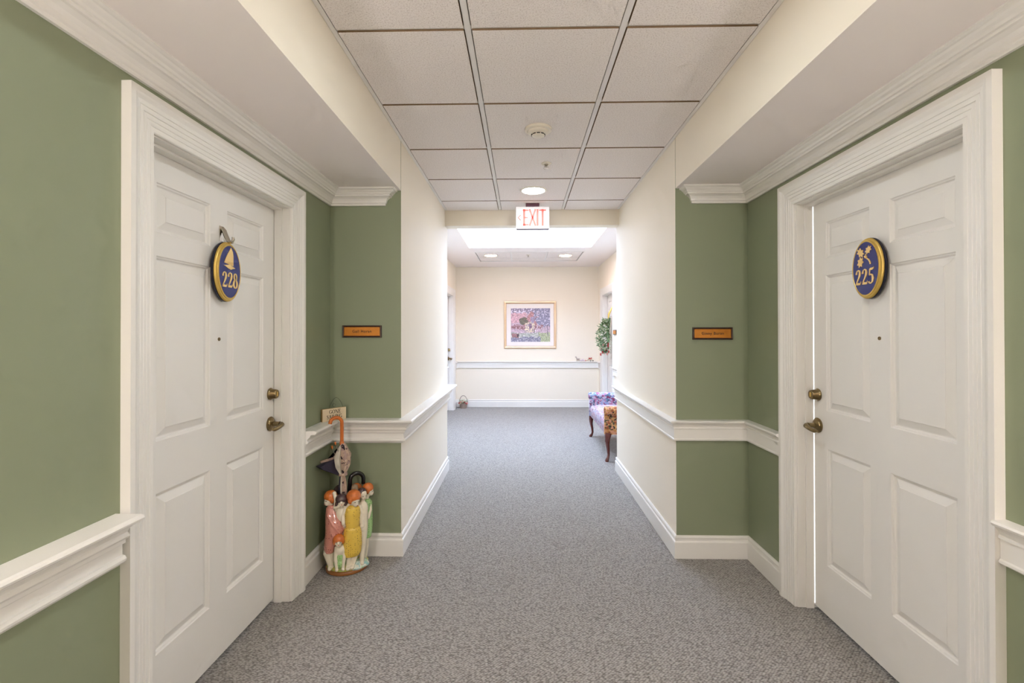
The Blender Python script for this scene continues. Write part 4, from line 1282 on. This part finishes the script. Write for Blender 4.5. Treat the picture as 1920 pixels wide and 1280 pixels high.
# ------------------------------------------------------------------ flower basket by the far left corner
bc = (-1.07, 8.66)
bk = thing('flower_basket', (bc[0], bc[1], 0), 'small wicker basket of flowers on the floor by the back wall', 'basket')
under(MB().lathe([(0.060, 0.001), (0.064, 0.02), (0.074, 0.07), (0.080, 0.085), (0.076, 0.088), (0.066, 0.075), (0.0, 0.07)], (*bc, 0), n=24, cap=False).build('basket_body', M['wicker'], smooth=60), bk)
under(MB().tube([(bc[0] + 0.076 * math.cos(q), bc[1], 0.085 + 0.145 * math.sin(q)) for q in [math.pi * k / 16 for k in range(17)]], 0.0055, 8).build('basket_handle', M['wicker'], smooth=True), bk)
mb = MB()
for k in range(70):
    q, rr = rl.uniform(0, 2 * math.pi), rl.uniform(0.0, 0.07)
    c = Vector((bc[0] + rr * math.cos(q), bc[1] + rr * math.sin(q), rl.uniform(0.085, 0.15)))
    dr = Vector((math.cos(q), math.sin(q), rl.uniform(0.0, 1.2))).normalized()
    w_ = dr.cross(Vector((0.2, 0.3, 1))).normalized() * 0.009
    up_ = dr.cross(w_).normalized() * 0.003
    mb.add([c, c + dr * .018 + w_ + up_, c + dr * .04, c + dr * .018 - w_ + up_, c + dr * .018 - up_], [[0, 1, 4], [1, 2, 4], [2, 3, 4], [3, 0, 4], [0, 3, 2, 1]])
o = under(mb.build('foliage', M['leaf2']), bk)
o['kind'] = 'stuff'
for k, (dx, dz, m) in enumerate(((-0.07, 0.10, 'red'), (-0.04, 0.12, 'pinkfl'), (0.03, 0.115, 'red'), (0.075, 0.10, 'pinkfl'), (-0.055, 0.085, 'board'), (0.0, 0.14, 'board'), (0.055, 0.09, 'red'))):
    mb = MB()
    c = (bc[0] + dx, bc[1] - 0.05, dz)
    for p in range(5):
        q = 2 * math.pi * p / 5
        mb.ball((c[0] + .009 * math.cos(q), c[1], c[2] + .009 * math.sin(q)), 0.008, 6, 4)
    under(mb.build('flower', M[m], smooth=True), bk)

# ------------------------------------------------------------------ little ornaments on the back chair rail
ry, rz = YB - 0.022, 0.8462
t = thing('figurine', (1.02, ry, rz), 'tiny grey animal figurine on the back chair rail', 'figurine')
under(fused('animal_body', [('ball', (1.03, ry, rz + .042), (.030, .013, .016)), ('tube', [(1.01, ry, rz + .05), (.998, ry, rz + .075)], [.010, .009]), ('ball', (.992, ry, rz + .080), (.016, .010, .010)),
                            ('tube', [(1.01, ry, rz + .035), (1.008, ry, rz + .004)], .006), ('tube', [(1.05, ry, rz + .035), (1.052, ry, rz + .004)], .006),
                            ('tube', [(1.058, ry, rz + .048), (1.068, ry, rz + .06)], [.005, .003])], M['figgrey'], 0.004, 2), t)
t = thing('folded_cloth', (1.10, ry, rz), 'small crumpled lilac cloth on the back chair rail', 'cloth')
under(fused('cloth', [('ball', (1.09, ry, rz + .018), (.030, .013, .016)), ('ball', (1.115, ry, rz + .024), (.028, .012, .020)), ('ball', (1.14, ry, rz + .014), (.022, .012, .012))], M['figpink'], 0.005, 3), t)
t = thing('berry_sprig', (1.20, ry, rz), 'sprig of red berries lying on the back chair rail', 'sprig')
under(MB().tube([(1.16, ry, rz + .006), (1.20, ry, rz + .018), (1.24, ry, rz + .044), (1.275, ry, rz + .052)], .0035, 6).build('twig', M['brownglaze'], smooth=True), t)
for bx_, bz_, m in ((1.165, .018, 'pinkfl'), (1.235, .056, 'red'), (1.252, .05, 'red'), (1.275, .060, 'red'), (1.268, .046, 'pinkfl')):
    under(MB().ball((bx_, ry, rz + bz_), .011, 10, 6).build('berry', M[m], smooth=True), t)
for bx_, r_, lb_ in ((1.262, .009, 'smaller dark bead under the red berries on the back chair rail'), (1.305, .011, 'larger dark bead at the right end of the back chair rail')):
    t = thing('glass_bead', (bx_, ry, rz), lb_, 'bead', 'dark beads on the back chair rail')
    under(MB().ball((bx_, ry, rz + r_), (r_ * 1.2, r_, r_), 10, 6).build('bead_body', M['eye'], smooth=True), t)
